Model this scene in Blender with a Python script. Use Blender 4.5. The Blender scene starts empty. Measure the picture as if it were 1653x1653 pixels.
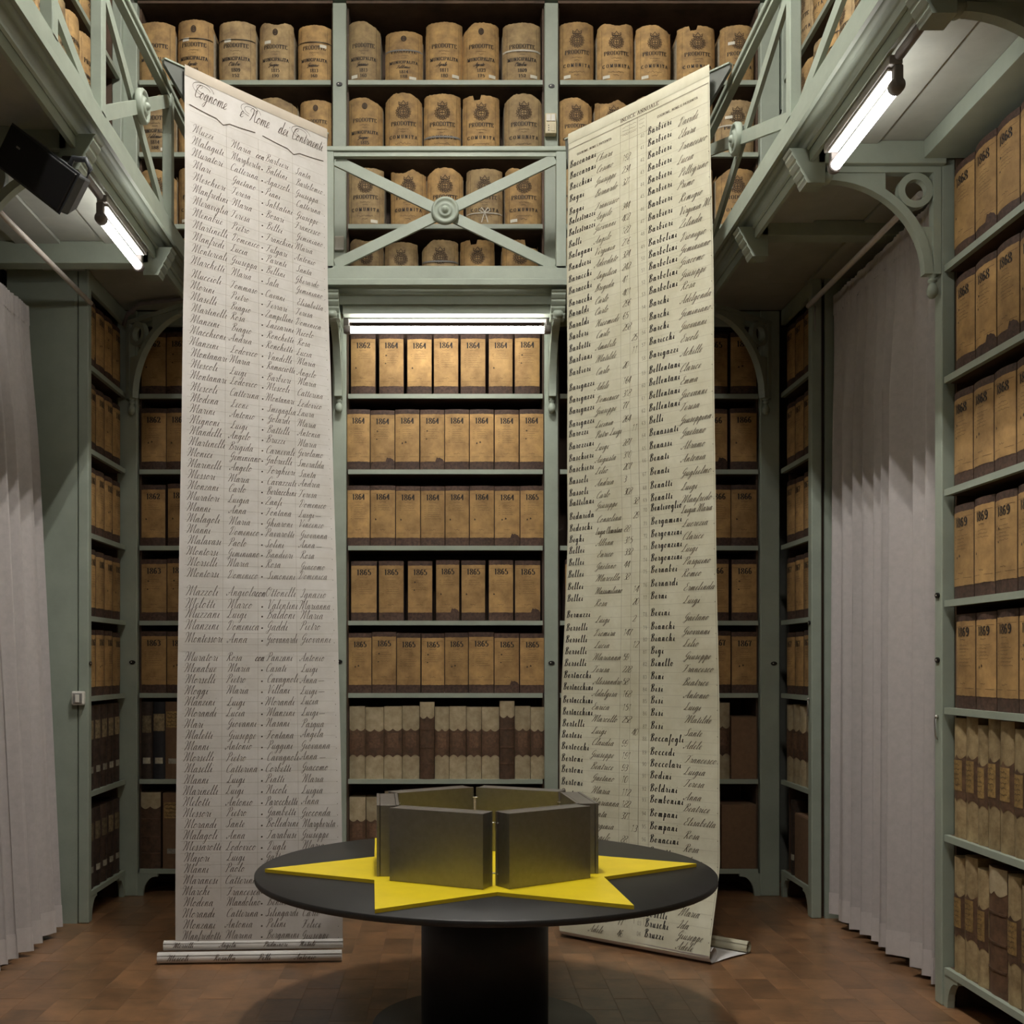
import bpy, math, random
from mathutils import Vector, Matrix
random.seed(7)
R = math.radians
scene = bpy.context.scene
COL = scene.collection

# ------------------------------------------------------------------ camera, world, exposure
F = 1790.0                                  # focal length in pixels of the 1653 px frame
VX, VY, EYE = 728.0, 1071.0, 1.5            # vanishing point and eye height
cam_d = bpy.data.cameras.new('camera')
cam_d.sensor_width = 36.0
cam_d.lens = 36.0 * F / 1653.0
cam_d.shift_x = (826.5 - VX) / 1653.0
cam_d.shift_y = (VY - 826.5) / 1653.0
cam_d.clip_start = 0.05
cam = bpy.data.objects.new('camera', cam_d)
cam.location = (0, 0, EYE)
cam.rotation_euler = (R(90), 0, 0)
COL.objects.link(cam)
scene.camera = cam

world = bpy.data.worlds.new('world'); scene.world = world
world.use_nodes = True
world.node_tree.nodes['Background'].inputs[0].default_value = (0.9, 0.95, 1.0, 1)
world.node_tree.nodes['Background'].inputs[1].default_value = 0.0
vs = scene.view_settings
vs.view_transform = 'Standard'; vs.look = 'None'; vs.gamma = 1.0; vs.use_curve_mapping = False
vs.exposure = 0.35

TUBE_CENTRE = 19.0        # emission strengths of the lamps
TUBE_SIDE = 15.0
TUBE_CEILING = 395.0
TUBE_FILL_NEAR = 230.0  # weaker fill lamp added out of view
LIGHT_COL = (1.0, 0.965, 0.915)

# ------------------------------------------------------------------ materials
MATS = {}
def mat(name, col, rough=0.6, var=0.12, scale=8.0, objvar=0.0, metal=0.0, bump=0.0, bscale=60.0,
        col2=None, stretch=(1, 1, 1), spec=0.5, obj=True):
    m = bpy.data.materials.new(name); m.use_nodes = True
    nt = m.node_tree; b = nt.nodes['Principled BSDF']
    b.inputs['Roughness'].default_value = rough
    b.inputs['Metallic'].default_value = metal
    b.inputs['Specular IOR Level'].default_value = spec
    tc = nt.nodes.new('ShaderNodeTexCoord')
    mp = nt.nodes.new('ShaderNodeMapping'); mp.inputs['Scale'].default_value = stretch
    oi = nt.nodes.new('ShaderNodeObjectInfo')
    add = nt.nodes.new('ShaderNodeVectorMath'); add.operation = 'MULTIPLY_ADD'
    cmb = nt.nodes.new('ShaderNodeCombineXYZ')
    for k in range(3): nt.links.new(oi.outputs['Random'], cmb.inputs[k])
    nt.links.new(cmb.outputs[0], add.inputs[0]); add.inputs[1].default_value = (31, 17, 23)
    nt.links.new(tc.outputs['Object'], add.inputs[2])
    nt.links.new(add.outputs[0], mp.inputs['Vector'])
    nz = nt.nodes.new('ShaderNodeTexNoise'); nz.inputs['Scale'].default_value = scale
    nz.inputs['Detail'].default_value = 6; nz.inputs['Roughness'].default_value = 0.65
    nt.links.new(mp.outputs[0], nz.inputs['Vector'])
    rmp = nt.nodes.new('ShaderNodeValToRGB')
    c2 = col2 or tuple(c * (1 - 2.2 * var) for c in col)
    rmp.color_ramp.elements[0].position = 0.3; rmp.color_ramp.elements[0].color = (*[max(0, c) for c in c2], 1)
    rmp.color_ramp.elements[1].position = 0.68; rmp.color_ramp.elements[1].color = (*[min(1, c * (1 + var * .5)) for c in col], 1)
    nt.links.new(nz.outputs[0], rmp.inputs[0])
    hs = nt.nodes.new('ShaderNodeHueSaturation')
    nt.links.new(rmp.outputs[0], hs.inputs['Color'])
    if objvar:
        mr = nt.nodes.new('ShaderNodeMapRange')
        mr.inputs[3].default_value = 1 - objvar; mr.inputs[4].default_value = 1 + objvar
        nt.links.new(oi.outputs['Random'], mr.inputs[0]); nt.links.new(mr.outputs[0], hs.inputs['Value'])
    nt.links.new(hs.outputs[0], b.inputs['Base Color'])
    if bump:
        n2 = nt.nodes.new('ShaderNodeTexNoise'); n2.inputs['Scale'].default_value = bscale; n2.inputs['Detail'].default_value = 4
        nt.links.new(mp.outputs[0], n2.inputs['Vector'])
        bp = nt.nodes.new('ShaderNodeBump'); bp.inputs['Strength'].default_value = bump; bp.inputs['Distance'].default_value = 0.01
        nt.links.new(n2.outputs[0], bp.inputs['Height']); nt.links.new(bp.outputs[0], b.inputs['Normal'])
    MATS[name] = m
    return m
def emat(name, col, s):
    m = bpy.data.materials.new(name); m.use_nodes = True
    b = m.node_tree.nodes['Principled BSDF']
    b.inputs['Base Color'].default_value = (.9, .9, .9, 1)
    b.inputs['Emission Color'].default_value = (*col, 1); b.inputs['Emission Strength'].default_value = s
    MATS[name] = m
    return m
mat('paint', (.355, .405, .33), .5, .07, 5, bump=.05, bscale=90)
mat('wood_dark', (.105, .062, .036), .7, .25, 6, stretch=(1, 1, .25))
mat('soffit', (.40, .41, .36), .6, .08, 4)
mat('tile', (.275, .142, .066), .30, .25, 5, objvar=.17, bump=.04, bscale=30, col2=(.13, .076, .042))
mat('grout', (.30, .19, .12), .7, .1, 30)
mat('wall', (.20, .20, .165), .8, .1, 3)
mat('ceiling', (.5, .48, .42), .8, .05, 3)
mat('reg_brown', (.09, .048, .032), .7, .3, 60, objvar=.2)
mat('reg_label', (.49, .30, .115), .75, .13, 11, objvar=.17, col2=(.27, .155, .058))
mat('ink', (.018, .014, .012), .7, .1, 30)
mat('ink_faded', (.075, .048, .027), .8, .2, 60)
mat('iron_ink', (.075, .05, .03), .7, .3, 40)
mat('vellum', (.45, .375, .24), .65, .16, 18, objvar=.12, col2=(.30, .235, .135))
mat('leather', (.12, .065, .035), .6, .25, 30, objvar=.2)
mat('leather_dark', (.055, .034, .024), .6, .3, 30, objvar=.3)
mat('black_cloth', (.018, .018, .022), .7, .1, 30)
mat('title', (.17, .092, .05), .65, .25, 60, objvar=.15)
mat('title_yellow', (.34, .215, .075), .7, .25, 60, objvar=.15)
mat('card', (.20, .115, .06), .8, .08, 40, objvar=.08)
mat('bundle', (.48, .305, .12), .8, .16, 16, objvar=.16, col2=(.25, .155, .07))
mat('bundle_grey', (.42, .30, .145), .8, .16, 16, objvar=.14, col2=(.22, .15, .08))
mat('papers', (.55, .47, .33), .9, .25, 40, stretch=(40, 1, 1), objvar=.15)
mat('tag', (.72, .69, .58), .7, .05, 40)
mat('tag_old', (.42, .39, .30), .8, .2, 60, objvar=.3)
mat('label_old', (.27, .205, .11), .8, .3, 50, objvar=.35)
mat('vellum_worn', (.36, .275, .145), .7, .22, 22, objvar=.18, col2=(.19, .13, .06))
mat('tape', (.62, .58, .48), .8, .1, 40)
mat('tape_grey', (.25, .24, .22), .8, .1, 40)
mat('paper_white', (.635, .61, .575), .75, .045, 5, col2=(.555, .525, .48))
mat('paper_join', (.565, .535, .49), .75, .05, 5)
mat('paper_tan', (.54, .475, .385), .75, .05, 5)
mat('board_dark', (.13, .14, .122), .6, .1, 8)
mat('paper_cream', (.67, .65, .505), .75, .05, 5, col2=(.56, .53, .38))
mat('paper_back', (.78, .76, .74), .8, .03, 10)
mat('rule', (.30, .26, .19), .8, .1, 40)
mat('curtain', (.485, .45, .435), .9, .05, 30, bump=.2, bscale=500)
mat('curtain_hem', (.57, .53, .51), .9, .04, 30, bump=.2, bscale=500)
mat('black_table', (.014, .0135, .0128), .45, .1, 20)
mat('black_column', (.012, .011, .0115), .55, .1, 20)
mat('yellow', (.95, .73, .018), .45, .04, 8)
mat('yellow_edge', (.74, .52, .02), .5, .1, 30, stretch=(1, 1, 60))
mat('steel', (.29, .275, .255), .42, .06, 40, metal=.85, bump=.03, bscale=200)
mat('steel_dark', (.10, .095, .09), .5, .1, 40, metal=.7)
mat('speaker_black', (.012, .012, .014), .55, .1, 60, bump=.3, bscale=900)
mat('speaker_grey', (.07, .075, .08), .5, .1, 30)
mat('lamp_grey', (.36, .34, .32), .5, .05, 20)
mat('lamp_dark', (.23, .205, .195), .5, .05, 20)
mat('lamp_white', (.85, .85, .82), .35, .02, 20)
mat('chrome', (.6, .58, .55), .3, .05, 20, metal=.9)
mat('plate_black', (.01, .01, .01), .35, .1, 30)
mat('switch_white', (.78, .76, .68), .4, .03, 20)
mat('switch_beige', (.66, .58, .38), .45, .04, 20)
mat('rod', (.66, .60, .54), .4, .06, 20)
emat('tube_centre', LIGHT_COL, TUBE_CENTRE)
emat('tube_side', LIGHT_COL, TUBE_SIDE)
emat('tube_ceiling', LIGHT_COL, TUBE_CEILING)
emat('tube_fill_near', LIGHT_COL, TUBE_FILL_NEAR)

# ------------------------------------------------------------------ helpers
def px(x, y, Y):
    """world point at depth Y seen at photograph pixel (x, y)"""
    return Vector(((x - VX) * Y / F, Y, EYE - (y - VY) * Y / F))
ORG = {}
class MB:
    def __init__(s): s.v = []; s.f = []; s.sm = []
    def add(s, vs, fs, smooth=False):
        o = len(s.v); s.v += [Vector(v) for v in vs]
        for f in fs: s.f.append([o + i for i in f]); s.sm.append(smooth)
        return s
    def box(s, x0, x1, y0, y1, z0, z1):
        x0, x1 = sorted((x0, x1)); y0, y1 = sorted((y0, y1)); z0, z1 = sorted((z0, z1))
        return s.add([(x0, y0, z0), (x1, y0, z0), (x1, y1, z0), (x0, y1, z0), (x0, y0, z1), (x1, y0, z1), (x1, y1, z1), (x0, y1, z1)],
                     [(0, 3, 2, 1), (4, 5, 6, 7), (0, 1, 5, 4), (1, 2, 6, 5), (2, 3, 7, 6), (3, 0, 4, 7)])
    def bar(s, a, b, wdir, w, d):
        """rectangular bar from a to b; wdir = width direction, w width, d depth across"""
        a = Vector(a); b = Vector(b); t = (b - a).normalized(); wd = Vector(wdir); wd = (wd - t * wd.dot(t)).normalized()
        n = t.cross(wd); vs = []
        for p in (a, b):
            for i, j in ((-1, -1), (1, -1), (1, 1), (-1, 1)): vs.append(p + wd * i * w / 2 + n * j * d / 2)
        return s.add(vs, [(0, 3, 2, 1), (4, 5, 6, 7), (0, 1, 5, 4), (1, 2, 6, 5), (2, 3, 7, 6), (3, 0, 4, 7)])
    def prism(s, poly, O, A, B, N, t0, t1, smooth=False):
        """extrude 2-D polygon (a, b) in frame O,A,B along N from t0 to t1"""
        O, A, B, N = map(Vector, (O, A, B, N)); n = len(poly)
        vs = [O + A * a + B * b + N * t0 for a, b in poly] + [O + A * a + B * b + N * t1 for a, b in poly]
        fs = [tuple(range(n))[::-1], tuple(range(n, 2 * n))]
        s.add(vs, fs)
        o = len(s.v) - 2 * n
        for i in range(n):
            j = (i + 1) % n
            s.f.append([o + i, o + j, o + n + j, o + n + i]); s.sm.append(smooth)
        return s
    def band(s, outer, inner, O, A, B, N, t0, t1, closed=False):
        """slab between two polylines"""
        n = len(outer); rng = n if closed else n - 1
        O, A, B, N = map(Vector, (O, A, B, N))
        P = lambda q, t: O + A * q[0] + B * q[1] + N * t
        vs = [P(q, t0) for q in outer] + [P(q, t0) for q in inner] + [P(q, t1) for q in outer] + [P(q, t1) for q in inner]
        fs = []
        for i in range(rng):
            j = (i + 1) % n
            fs += [(i, j, n + j, n + i), (2 * n + i, 3 * n + i, 3 * n + j, 2 * n + j), (i, 2 * n + i, 2 * n + j, j), (n + i, n + j, 3 * n + j, 3 * n + i)]
        if not closed:
            fs += [(0, n, 3 * n, 2 * n), (n - 1, 3 * n - 1, 4 * n - 1, 2 * n - 1)]
        return s.add(vs, fs)
    def tube(s, path, r, n=10, cap=True, smooth=True):
        path = [Vector(p) for p in path]; rings = []
        up = Vector((0, 0, 1))
        for i, p in enumerate(path):
            t = (path[min(i + 1, len(path) - 1)] - path[max(i - 1, 0)]).normalized()
            a = t.cross(up if abs(t.z) < .95 else Vector((1, 0, 0))).normalized(); b = t.cross(a)
            rr = r[i] if isinstance(r, (list, tuple)) else r
            rings.append([p + (a * math.cos(2 * math.pi * k / n) + b * math.sin(2 * math.pi * k / n)) * rr for k in range(n)])
        o = len(s.v)
        for g in rings: s.v += g
        for i in range(len(rings) - 1):
            for k in range(n):
                l = (k + 1) % n
                s.f.append([o + i * n + k, o + i * n + l, o + (i + 1) * n + l, o + (i + 1) * n + k]); s.sm.append(smooth)
        if cap:
            s.f.append([o + k for k in range(n)][::-1]); s.sm.append(False)
            e = o + (len(rings) - 1) * n
            s.f.append([e + k for k in range(n)]); s.sm.append(False)
        return s
    def lathe(s, prof, O, axis, n=24):
        """profile of (radius, height) revolved about axis through O"""
        O = Vector(O); ax = Vector(axis).normalized()
        a = ax.cross(Vector((0, 0, 1)) if abs(ax.z) < .9 else Vector((1, 0, 0))).normalized(); b = ax.cross(a)
        o = len(s.v)
        for r, h in prof:
            for k in range(n):
                t = 2 * math.pi * k / n
                s.v.append(O + ax * h + (a * math.cos(t) + b * math.sin(t)) * r)
        for i in range(len(prof) - 1):
            for k in range(n):
                l = (k + 1) % n
                s.f.append([o + i * n + k, o + i * n + l, o + (i + 1) * n + l, o + (i + 1) * n + k]); s.sm.append(True)
        if prof[0][0] > 1e-4: s.f.append([o + k for k in range(n)][::-1]); s.sm.append(False)
        e = o + (len(prof) - 1) * n
        if prof[-1][0] > 1e-4: s.f.append([e + k for k in range(n)]); s.sm.append(False)
        return s
    def grid(s, fn, nu, nv, smooth=True):
        o = len(s.v)
        for j in range(nv + 1):
            for i in range(nu + 1): s.v.append(Vector(fn(i / nu, j / nv)))
        for j in range(nv):
            for i in range(nu):
                a = o + j * (nu + 1) + i
                s.f.append([a, a + 1, a + nu + 2, a + nu + 1]); s.sm.append(smooth)
        return s
    def mesh(s, name, off=None):
        me = bpy.data.meshes.new(name)
        o = off or Vector((0, 0, 0))
        me.from_pydata([tuple(v - o) for v in s.v], [], s.f)
        me.polygons.foreach_set('use_smooth', s.sm)
        me.update(); me.validate()
        return me
    def build(s, name, m, parent=None, bevel=0):
        off = ORG.get(parent.name) if parent else Vector((0, 0, 0))
        me = s.mesh(name, off)
        return link(name, me, m, parent, bevel)
def link(name, me, m, parent=None, bevel=0, loc=None):
    if m and not me.materials: me.materials.append(MATS[m])
    o = bpy.data.objects.new(name, me); COL.objects.link(o)
    if parent: o.parent = parent; ORG[o.name] = ORG.get(parent.name, Vector((0, 0, 0)))
    else: ORG[o.name] = Vector((0, 0, 0))
    if loc is not None: o.location = loc
    if bevel:
        bv = o.modifiers.new('bevel', 'BEVEL'); bv.width = bevel; bv.segments = 2; bv.limit_method = 'ANGLE'
    return o
def tag(o, label, cat, group=None):
    o['label'] = label; o['category'] = cat
    if group: o['group'] = group
    return o
def thing(name, label, cat, loc=(0, 0, 0), rz=0.0, group=None):
    o = bpy.data.objects.new(name, None); COL.objects.link(o)
    o.empty_display_size = .05
    o.location = loc; o.rotation_euler = (0, 0, rz); ORG[o.name] = Vector(loc)
    return tag(o, label, cat, group)
def struct(o): o['kind'] = 'structure'; return o
ORD = ['first', 'second', 'third', 'fourth', 'fifth', 'sixth', 'seventh', 'eighth', 'ninth', 'tenth', 'eleventh', 'twelfth', 'thirteenth', 'fourteenth', 'fifteenth', 'sixteenth']

# ------------------------------------------------------------------ lettering
def cr(pts, sub=3):
    if len(pts) < 3: return list(pts)
    out = []; P = [pts[0]] + list(pts) + [pts[-1]]
    for i in range(1, len(P) - 2):
        p0, p1, p2, p3 = P[i - 1], P[i], P[i + 1], P[i + 2]
        for k in range(sub):
            t = k / sub; t2 = t * t; t3 = t2 * t
            out.append(tuple(.5 * (2 * p1[d] + (p2[d] - p0[d]) * t + (2 * p0[d] - 5 * p1[d] + 4 * p2[d] - p3[d]) * t2 + (3 * p1[d] - p0[d] - 3 * p2[d] + p3[d]) * t3) for d in (0, 1)))
    out.append(tuple(pts[-1]))
    return out
SC = {
 'a': (1.0, [[(0, .1), (.3, .6), (.68, .93), (.4, 1), (.12, .55), (.2, .06), (.45, .12), (.72, .8), (.73, .95), (.7, .2), (.85, 0), (1.02, .2)]]),
 'b': (.85, [[(0, .1), (.35, 1), (.5, 1.8), (.38, 2.05), (.26, 1.5), (.22, .4), (.38, 0), (.65, .25), (.66, .75), (.45, .92), (.9, .75)]]),
 'c': (.74, [[(0, .1), (.3, .75), (.62, .88), (.45, 1.02), (.15, .6), (.2, .1), (.45, 0), (.78, .25)]]),
 'd': (1.0, [[(0, .1), (.3, .6), (.66, .93), (.4, 1), (.12, .55), (.2, .06), (.45, .1), (.7, .9), (.84, 2.05), (.72, .4), (.85, 0), (1.02, .2)]]),
 'e': (.7, [[(0, .1), (.35, .4), (.58, .75), (.43, 1), (.18, .7), (.2, .15), (.42, 0), (.74, .25)]]),
 'f': (.55, [[(0, .1), (.4, 1), (.6, 1.85), (.48, 2.05), (.36, 1.5), (.2, -.6), (.1, -1), (.22, -.75), (.32, 0), (.58, .2)]]),
 'g': (.95, [[(0, .1), (.3, .6), (.66, .93), (.4, 1), (.12, .6), (.2, .1), (.45, .12), (.7, .95), (.64, -.3), (.42, -.95), (.15, -.8), (.35, -.35), (.98, .2)]]),
 'h': (.98, [[(0, .1), (.35, 1), (.52, 1.85), (.4, 2.05), (.27, 1.4), (.2, 0)], [(.2, 0), (.4, .8), (.62, 1), (.68, .65), (.66, .12), (.8, 0), (1, .2)]]),
 'i': (.55, [[(0, .1), (.28, 1), (.24, .2), (.38, 0), (.57, .2)], [(.36, 1.45), (.42, 1.6)]]),
 'j': (.5, [[(0, .1), (.3, 1), (.25, -.5), (.1, -.95), (-.1, -.7), (.15, -.3), (.52, .2)], [(.36, 1.45), (.42, 1.6)]]),
 'l': (.55, [[(0, .1), (.35, 1), (.52, 1.85), (.4, 2.05), (.27, 1.4), (.22, .2), (.36, 0), (.57, .2)]]),
 'm': (1.32, [[(0, .1), (.18, .8), (.25, .98), (.22, 0)], [(.22, 0), (.4, .8), (.58, 1), (.64, .7), (.62, 0)], [(.62, 0), (.8, .8), (.98, 1), (1.04, .65), (1.02, .12), (1.15, 0), (1.34, .2)]]),
 'n': (.95, [[(0, .1), (.18, .8), (.25, .98), (.22, 0)], [(.22, 0), (.4, .8), (.6, 1), (.67, .65), (.65, .12), (.78, 0), (.97, .2)]]),
 'o': (.85, [[(0, .1), (.25, .7), (.45, 1), (.2, .8), (.12, .3), (.35, 0), (.62, .3), (.62, .8), (.45, 1), (.6, .82), (.9, .8)]]),
 'p': (.88, [[(0, .1), (.24, .9), (.3, 1), (.2, -.95)], [(.22, -.2), (.35, .7), (.58, 1), (.7, .6), (.58, .05), (.34, .1), (.6, 0), (.9, .2)]]),
 'q': (.9, [[(0, .1), (.3, .6), (.66, .93), (.4, 1), (.12, .55), (.2, .06), (.45, .12), (.7, .9), (.66, -.95)], [(.66, -.9), (.7, 0), (.92, .2)]]),
 'r': (.7, [[(0, .1), (.2, .9), (.26, 1.1), (.36, .92), (.58, .9), (.5, .3), (.58, 0), (.72, .2)]]),
 's': (.66, [[(0, .1), (.33, .95), (.36, 1.1), (.48, .5), (.38, .05), (.13, .1), (.4, 0), (.68, .2)]]),
 't': (.58, [[(0, .1), (.3, .9), (.38, 1.6), (.3, .3), (.4, 0), (.6, .2)], [(.08, 1.12), (.62, 1.18)]]),
 'u': (.95, [[(0, .1), (.22, 1), (.2, .25), (.35, 0), (.58, .3), (.7, 1), (.66, .2), (.8, 0), (.97, .2)]]),
 'v': (.8, [[(0, .1), (.2, .95), (.28, .9), (.32, .2), (.45, 0), (.68, .5), (.68, 1), (.85, .8)]]),
 'z': (.72, [[(.08, .78), (.18, .95), (.58, .97)], [(.58, .97), (.1, .03)], [(.1, .03), (.35, .1), (.6, .0), (.74, .2)]]),
 'M': (1.95, [[(-.15, 1.35), (-.4, 1.6), (-.05, 2.05), (.32, 1.7), (.25, .6), (.02, 0)], [(.02, 0), (.5, 1.2), (.9, 2), (.84, 1), (.88, 0)], [(.88, 0), (1.3, 1.2), (1.7, 2), (1.62, .7), (1.74, .03), (1.98, .2)]]),
 'N': (1.4, [[(-.15, 1.35), (-.4, 1.6), (-.05, 2.05), (.32, 1.7), (.25, .6), (.02, 0)], [(.02, 0), (.5, 1.2), (.9, 2), (.88, .7), (1.1, .03), (1.42, .2)]]),
 'A': (1.25, [[(-.2, .4), (-.05, 0), (.35, .6), (.75, 1.5), (.95, 2.05), (.9, .8), (1, .03), (1.27, .2)], [(.1, .75), (.5, .62), (1.1, .8)]]),
 'B': (1.15, [[(.4, 1.9), (.32, 1), (.18, .1), (-.08, .02)], [(-.12, 1.4), (.15, 1.9), (.72, 2.05), (.95, 1.65), (.45, 1.1), (.9, .9), (1, .4), (.55, 0), (.25, .12)]]),
 'C': (1.02, [[(.7, 1.5), (.95, 1.75), (.75, 2.05), (.35, 1.75), (.08, 1), (.18, .2), (.5, 0), (1.04, .3)]]),
 'D': (1.25, [[(.45, 1.9), (.35, .8), (.1, .05), (.4, .05), (1, .5), (1.12, 1.4), (.65, 2.05), (.1, 1.85), (-.05, 1.4)]]),
 'E': (1.0, [[(.9, 1.65), (.65, 2.05), (.32, 1.7), (.62, 1.12), (.2, .75), (.18, .2), (.55, 0), (1.02, .3)]]),
 'F': (1.1, [[(-.1, 1.5), (.1, 1.9), (.6, 1.8), (1.2, 2.05)], [(.62, 1.85), (.5, .8), (.2, 0), (-.15, .2)], [(.2, .95), (.85, 1.05)]]),
 'T': (1.05, [[(-.1, 1.5), (.1, 1.9), (.6, 1.8), (1.2, 2.05)], [(.62, 1.85), (.5, .8), (.2, 0), (-.15, .2)]]),
 'G': (1.05, [[(.7, 1.45), (.9, 1.75), (.7, 2.05), (.32, 1.7), (.1, 1), (.35, .6), (.7, .9), (.85, 1.2), (.76, .2), (.45, -.6), (.05, -.4), (.45, -.05), (1.07, .25)]]),
 'I': (.75, [[(0, 1.5), (.3, 2.05), (.52, 1.8), (.4, .5), (.1, 0), (-.12, .3), (.3, .2), (.77, .2)]]),
 'L': (1.05, [[(.75, 1.65), (.65, 2.05), (.38, 1.75), (.42, .9), (.1, .05), (-.12, .2), (.2, .3), (.6, 0), (1.07, .25)]]),
 'O': (1.2, [[(.5, 2), (.12, 1.5), (.08, .5), (.45, 0), (.95, .5), (1, 1.5), (.6, 2.05), (.35, 1.6), (.8, 1.4), (1.2, 1.7)]]),
 'P': (1.0, [[(.4, 1.9), (.32, .9), (.12, 0), (-.12, .2)], [(-.15, 1.35), (.12, 1.9), (.72, 2.05), (1, 1.5), (.62, 1.05), (.32, 1.12)]]),
 'R': (1.15, [[(.4, 1.9), (.32, .9), (.12, 0), (-.12, .2)], [(-.15, 1.35), (.12, 1.9), (.72, 2.05), (.95, 1.55), (.4, 1.1), (.7, .5), (.9, .03), (1.17, .25)]]),
 'S': (.95, [[(.9, 1.65), (.72, 2.05), (.4, 1.6), (.62, .9), (.55, .3), (.2, 0), (-.12, .3), (.3, .25), (.97, .2)]]),
 'V': (1.15, [[(-.1, 1.6), (.15, 2.05), (.35, 1.6), (.42, 0), (.8, 1), (1.1, 2), (1.25, 1.8)]]),
 'Z': (1.1, [[(0, 1.55), (.3, 2), (.92, 1.95), (.5, 1), (.05, .1), (.4, .18), (.9, 0), (1.12, .3)]]),
 '"': (.6, [[(.12, .6), (.2, .25)], [(.32, .6), (.4, .25)]]),
 '-': (1.6, [[(.0, .4), (1.5, .45)]]),
 '.': (.4, [[(.1, .02), (.18, .1)]]),
 ' ': (.6, []),
}
PR = {
 'I': (.32, [[(.16, 0), (.16, 1)]], [(.16, 0), (.16, 1)]),
 'P': (.72, [[(.15, 0), (.15, 1)], [(.15, 1), (.48, .99), (.64, .86), (.64, .64), (.48, .51), (.15, .5)]], [(.15, 0), (.15, 1)]),
 'R': (.8, [[(.15, 0), (.15, 1)], [(.15, 1), (.45, .99), (.6, .87), (.6, .65), (.45, .52), (.15, .5)], [(.4, .5), (.58, .3), (.62, .06), (.76, .02)]], [(.15, 0), (.15, 1)]),
 'O': (.86, [[(.43, 1), (.17, .88), (.08, .5), (.17, .12), (.43, 0), (.69, .12), (.78, .5), (.69, .88), (.43, 1)]], []),
 'D': (.86, [[(.15, 0), (.15, 1)], [(.15, 1), (.48, .98), (.72, .8), (.76, .5), (.72, .2), (.48, .02), (.15, 0)]], [(.15, 0), (.15, 1)]),
 'T': (.72, [[(.36, 0), (.36, 1)], [(.04, .98), (.68, .98)], [(.04, .98), (.04, .78)], [(.68, .98), (.68, .78)]], [(.36, 0)]),
 'E': (.68, [[(.15, 0), (.15, 1)], [(.15, .98), (.6, .98)], [(.15, .5), (.45, .5)], [(.15, .02), (.62, .02)], [(.6, .98), (.6, .78)], [(.62, .02), (.62, .24)]], []),
 'M': (.98, [[(.14, 0), (.14, 1)], [(.14, 1), (.48, .05)], [(.48, .05), (.82, 1)], [(.82, 1), (.82, 0)]], [(.14, 0), (.82, 0), (.1, 1), (.86, 1)]),
 'U': (.86, [[(.16, 1), (.16, .25), (.28, .03), (.48, 0), (.64, .08), (.7, .3), (.7, 1)]], [(.16, 1), (.7, 1)]),
 'N': (.86, [[(.14, 0), (.14, 1)], [(.14, 1), (.7, 0)], [(.7, 0), (.7, 1)]], [(.14, 0), (.7, 1)]),
 'C': (.78, [[(.66, .72), (.6, .92), (.42, 1), (.18, .85), (.09, .5), (.18, .15), (.42, 0), (.6, .06), (.68, .28)]], []),
 'G': (.84, [[(.66, .72), (.6, .92), (.42, 1), (.18, .85), (.09, .5), (.18, .15), (.42, 0), (.62, .06), (.68, .4)], [(.48, .4), (.8, .4)]], []),
 'L': (.66, [[(.15, 0), (.15, 1)], [(.15, .02), (.6, .02)], [(.6, .02), (.6, .26)]], [(.15, 1)]),
 'A': (.8, [[(.08, 0), (.38, 1)], [(.38, 1), (.7, 0)], [(.2, .36), (.58, .36)]], [(.08, 0), (.7, 0)]),
 '1': (.62, [[(.33, 0), (.33, 1)], [(.33, 1), (.16, .82)]], [(.33, 0)]),
 '2': (.68, [[(.1, .72), (.14, .92), (.34, 1), (.54, .88), (.52, .6), (.1, .03)], [(.1, .03), (.58, .03)], [(.58, .03), (.6, .2)]], []),
 '3': (.68, [[(.1, .82), (.3, 1), (.54, .82), (.46, .58), (.26, .53)], [(.26, .53), (.5, .48), (.58, .22), (.34, 0), (.1, .15)]], []),
 '4': (.72, [[(.44, 1), (.05, .28)], [(.05, .28), (.66, .28)], [(.46, 1), (.46, 0)]], [(.46, 0)]),
 '5': (.68, [[(.56, .98), (.18, .98)], [(.18, .98), (.16, .55)], [(.16, .55), (.36, .63), (.58, .42), (.54, .12), (.3, 0), (.1, .16)]], []),
 '6': (.7, [[(.54, .86), (.38, 1), (.16, .75), (.1, .35), (.3, 0), (.55, .14), (.56, .42), (.36, .58), (.14, .4)]], []),
 '7': (.66, [[(.08, .97), (.6, .97)], [(.6, .97), (.34, .5), (.3, 0)], [(.08, .97), (.08, .8)]], []),
 '8': (.72, [[(.35, .53), (.12, .7), (.2, .96), (.5, .96), (.58, .7), (.35, .53), (.08, .3), (.16, .03), (.54, .03), (.62, .3), (.35, .53)]], []),
 '9': (.7, [[(.16, .14), (.32, 0), (.54, .25), (.6, .65), (.4, 1), (.15, .86), (.14, .58), (.34, .42), (.56, .6)]], []),
 '0': (.7, [[(.34, 1), (.14, .85), (.08, .5), (.14, .15), (.34, 0), (.54, .15), (.6, .5), (.54, .85), (.34, 1)]], []),
 ',': (.35, [[(.14, .08), (.08, -.15)]], []), '.': (.3, [[(.12, 0), (.14, .1)]], []), ' ': (.45, [], []),
}
def ribbon(mb, pts, mapf, wfun):
    n = len(pts)
    if n < 2: return
    o = len(mb.v)
    for i, p in enumerate(pts):
        a = pts[max(i - 1, 0)]; b = pts[min(i + 1, n - 1)]
        dx, dy = b[0] - a[0], b[1] - a[1]; l = math.hypot(dx, dy) or 1e-9
        dx /= l; dy /= l; w = wfun(dx, dy) / 2
        mb.v.append(mapf(p[0] - dy * w, p[1] + dx * w)); mb.v.append(mapf(p[0] + dy * w, p[1] - dx * w))
    for i in range(n - 1):
        q = o + 2 * i
        mb.f.append([q, q + 1, q + 3, q + 2]); mb.sm.append(False)
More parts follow.
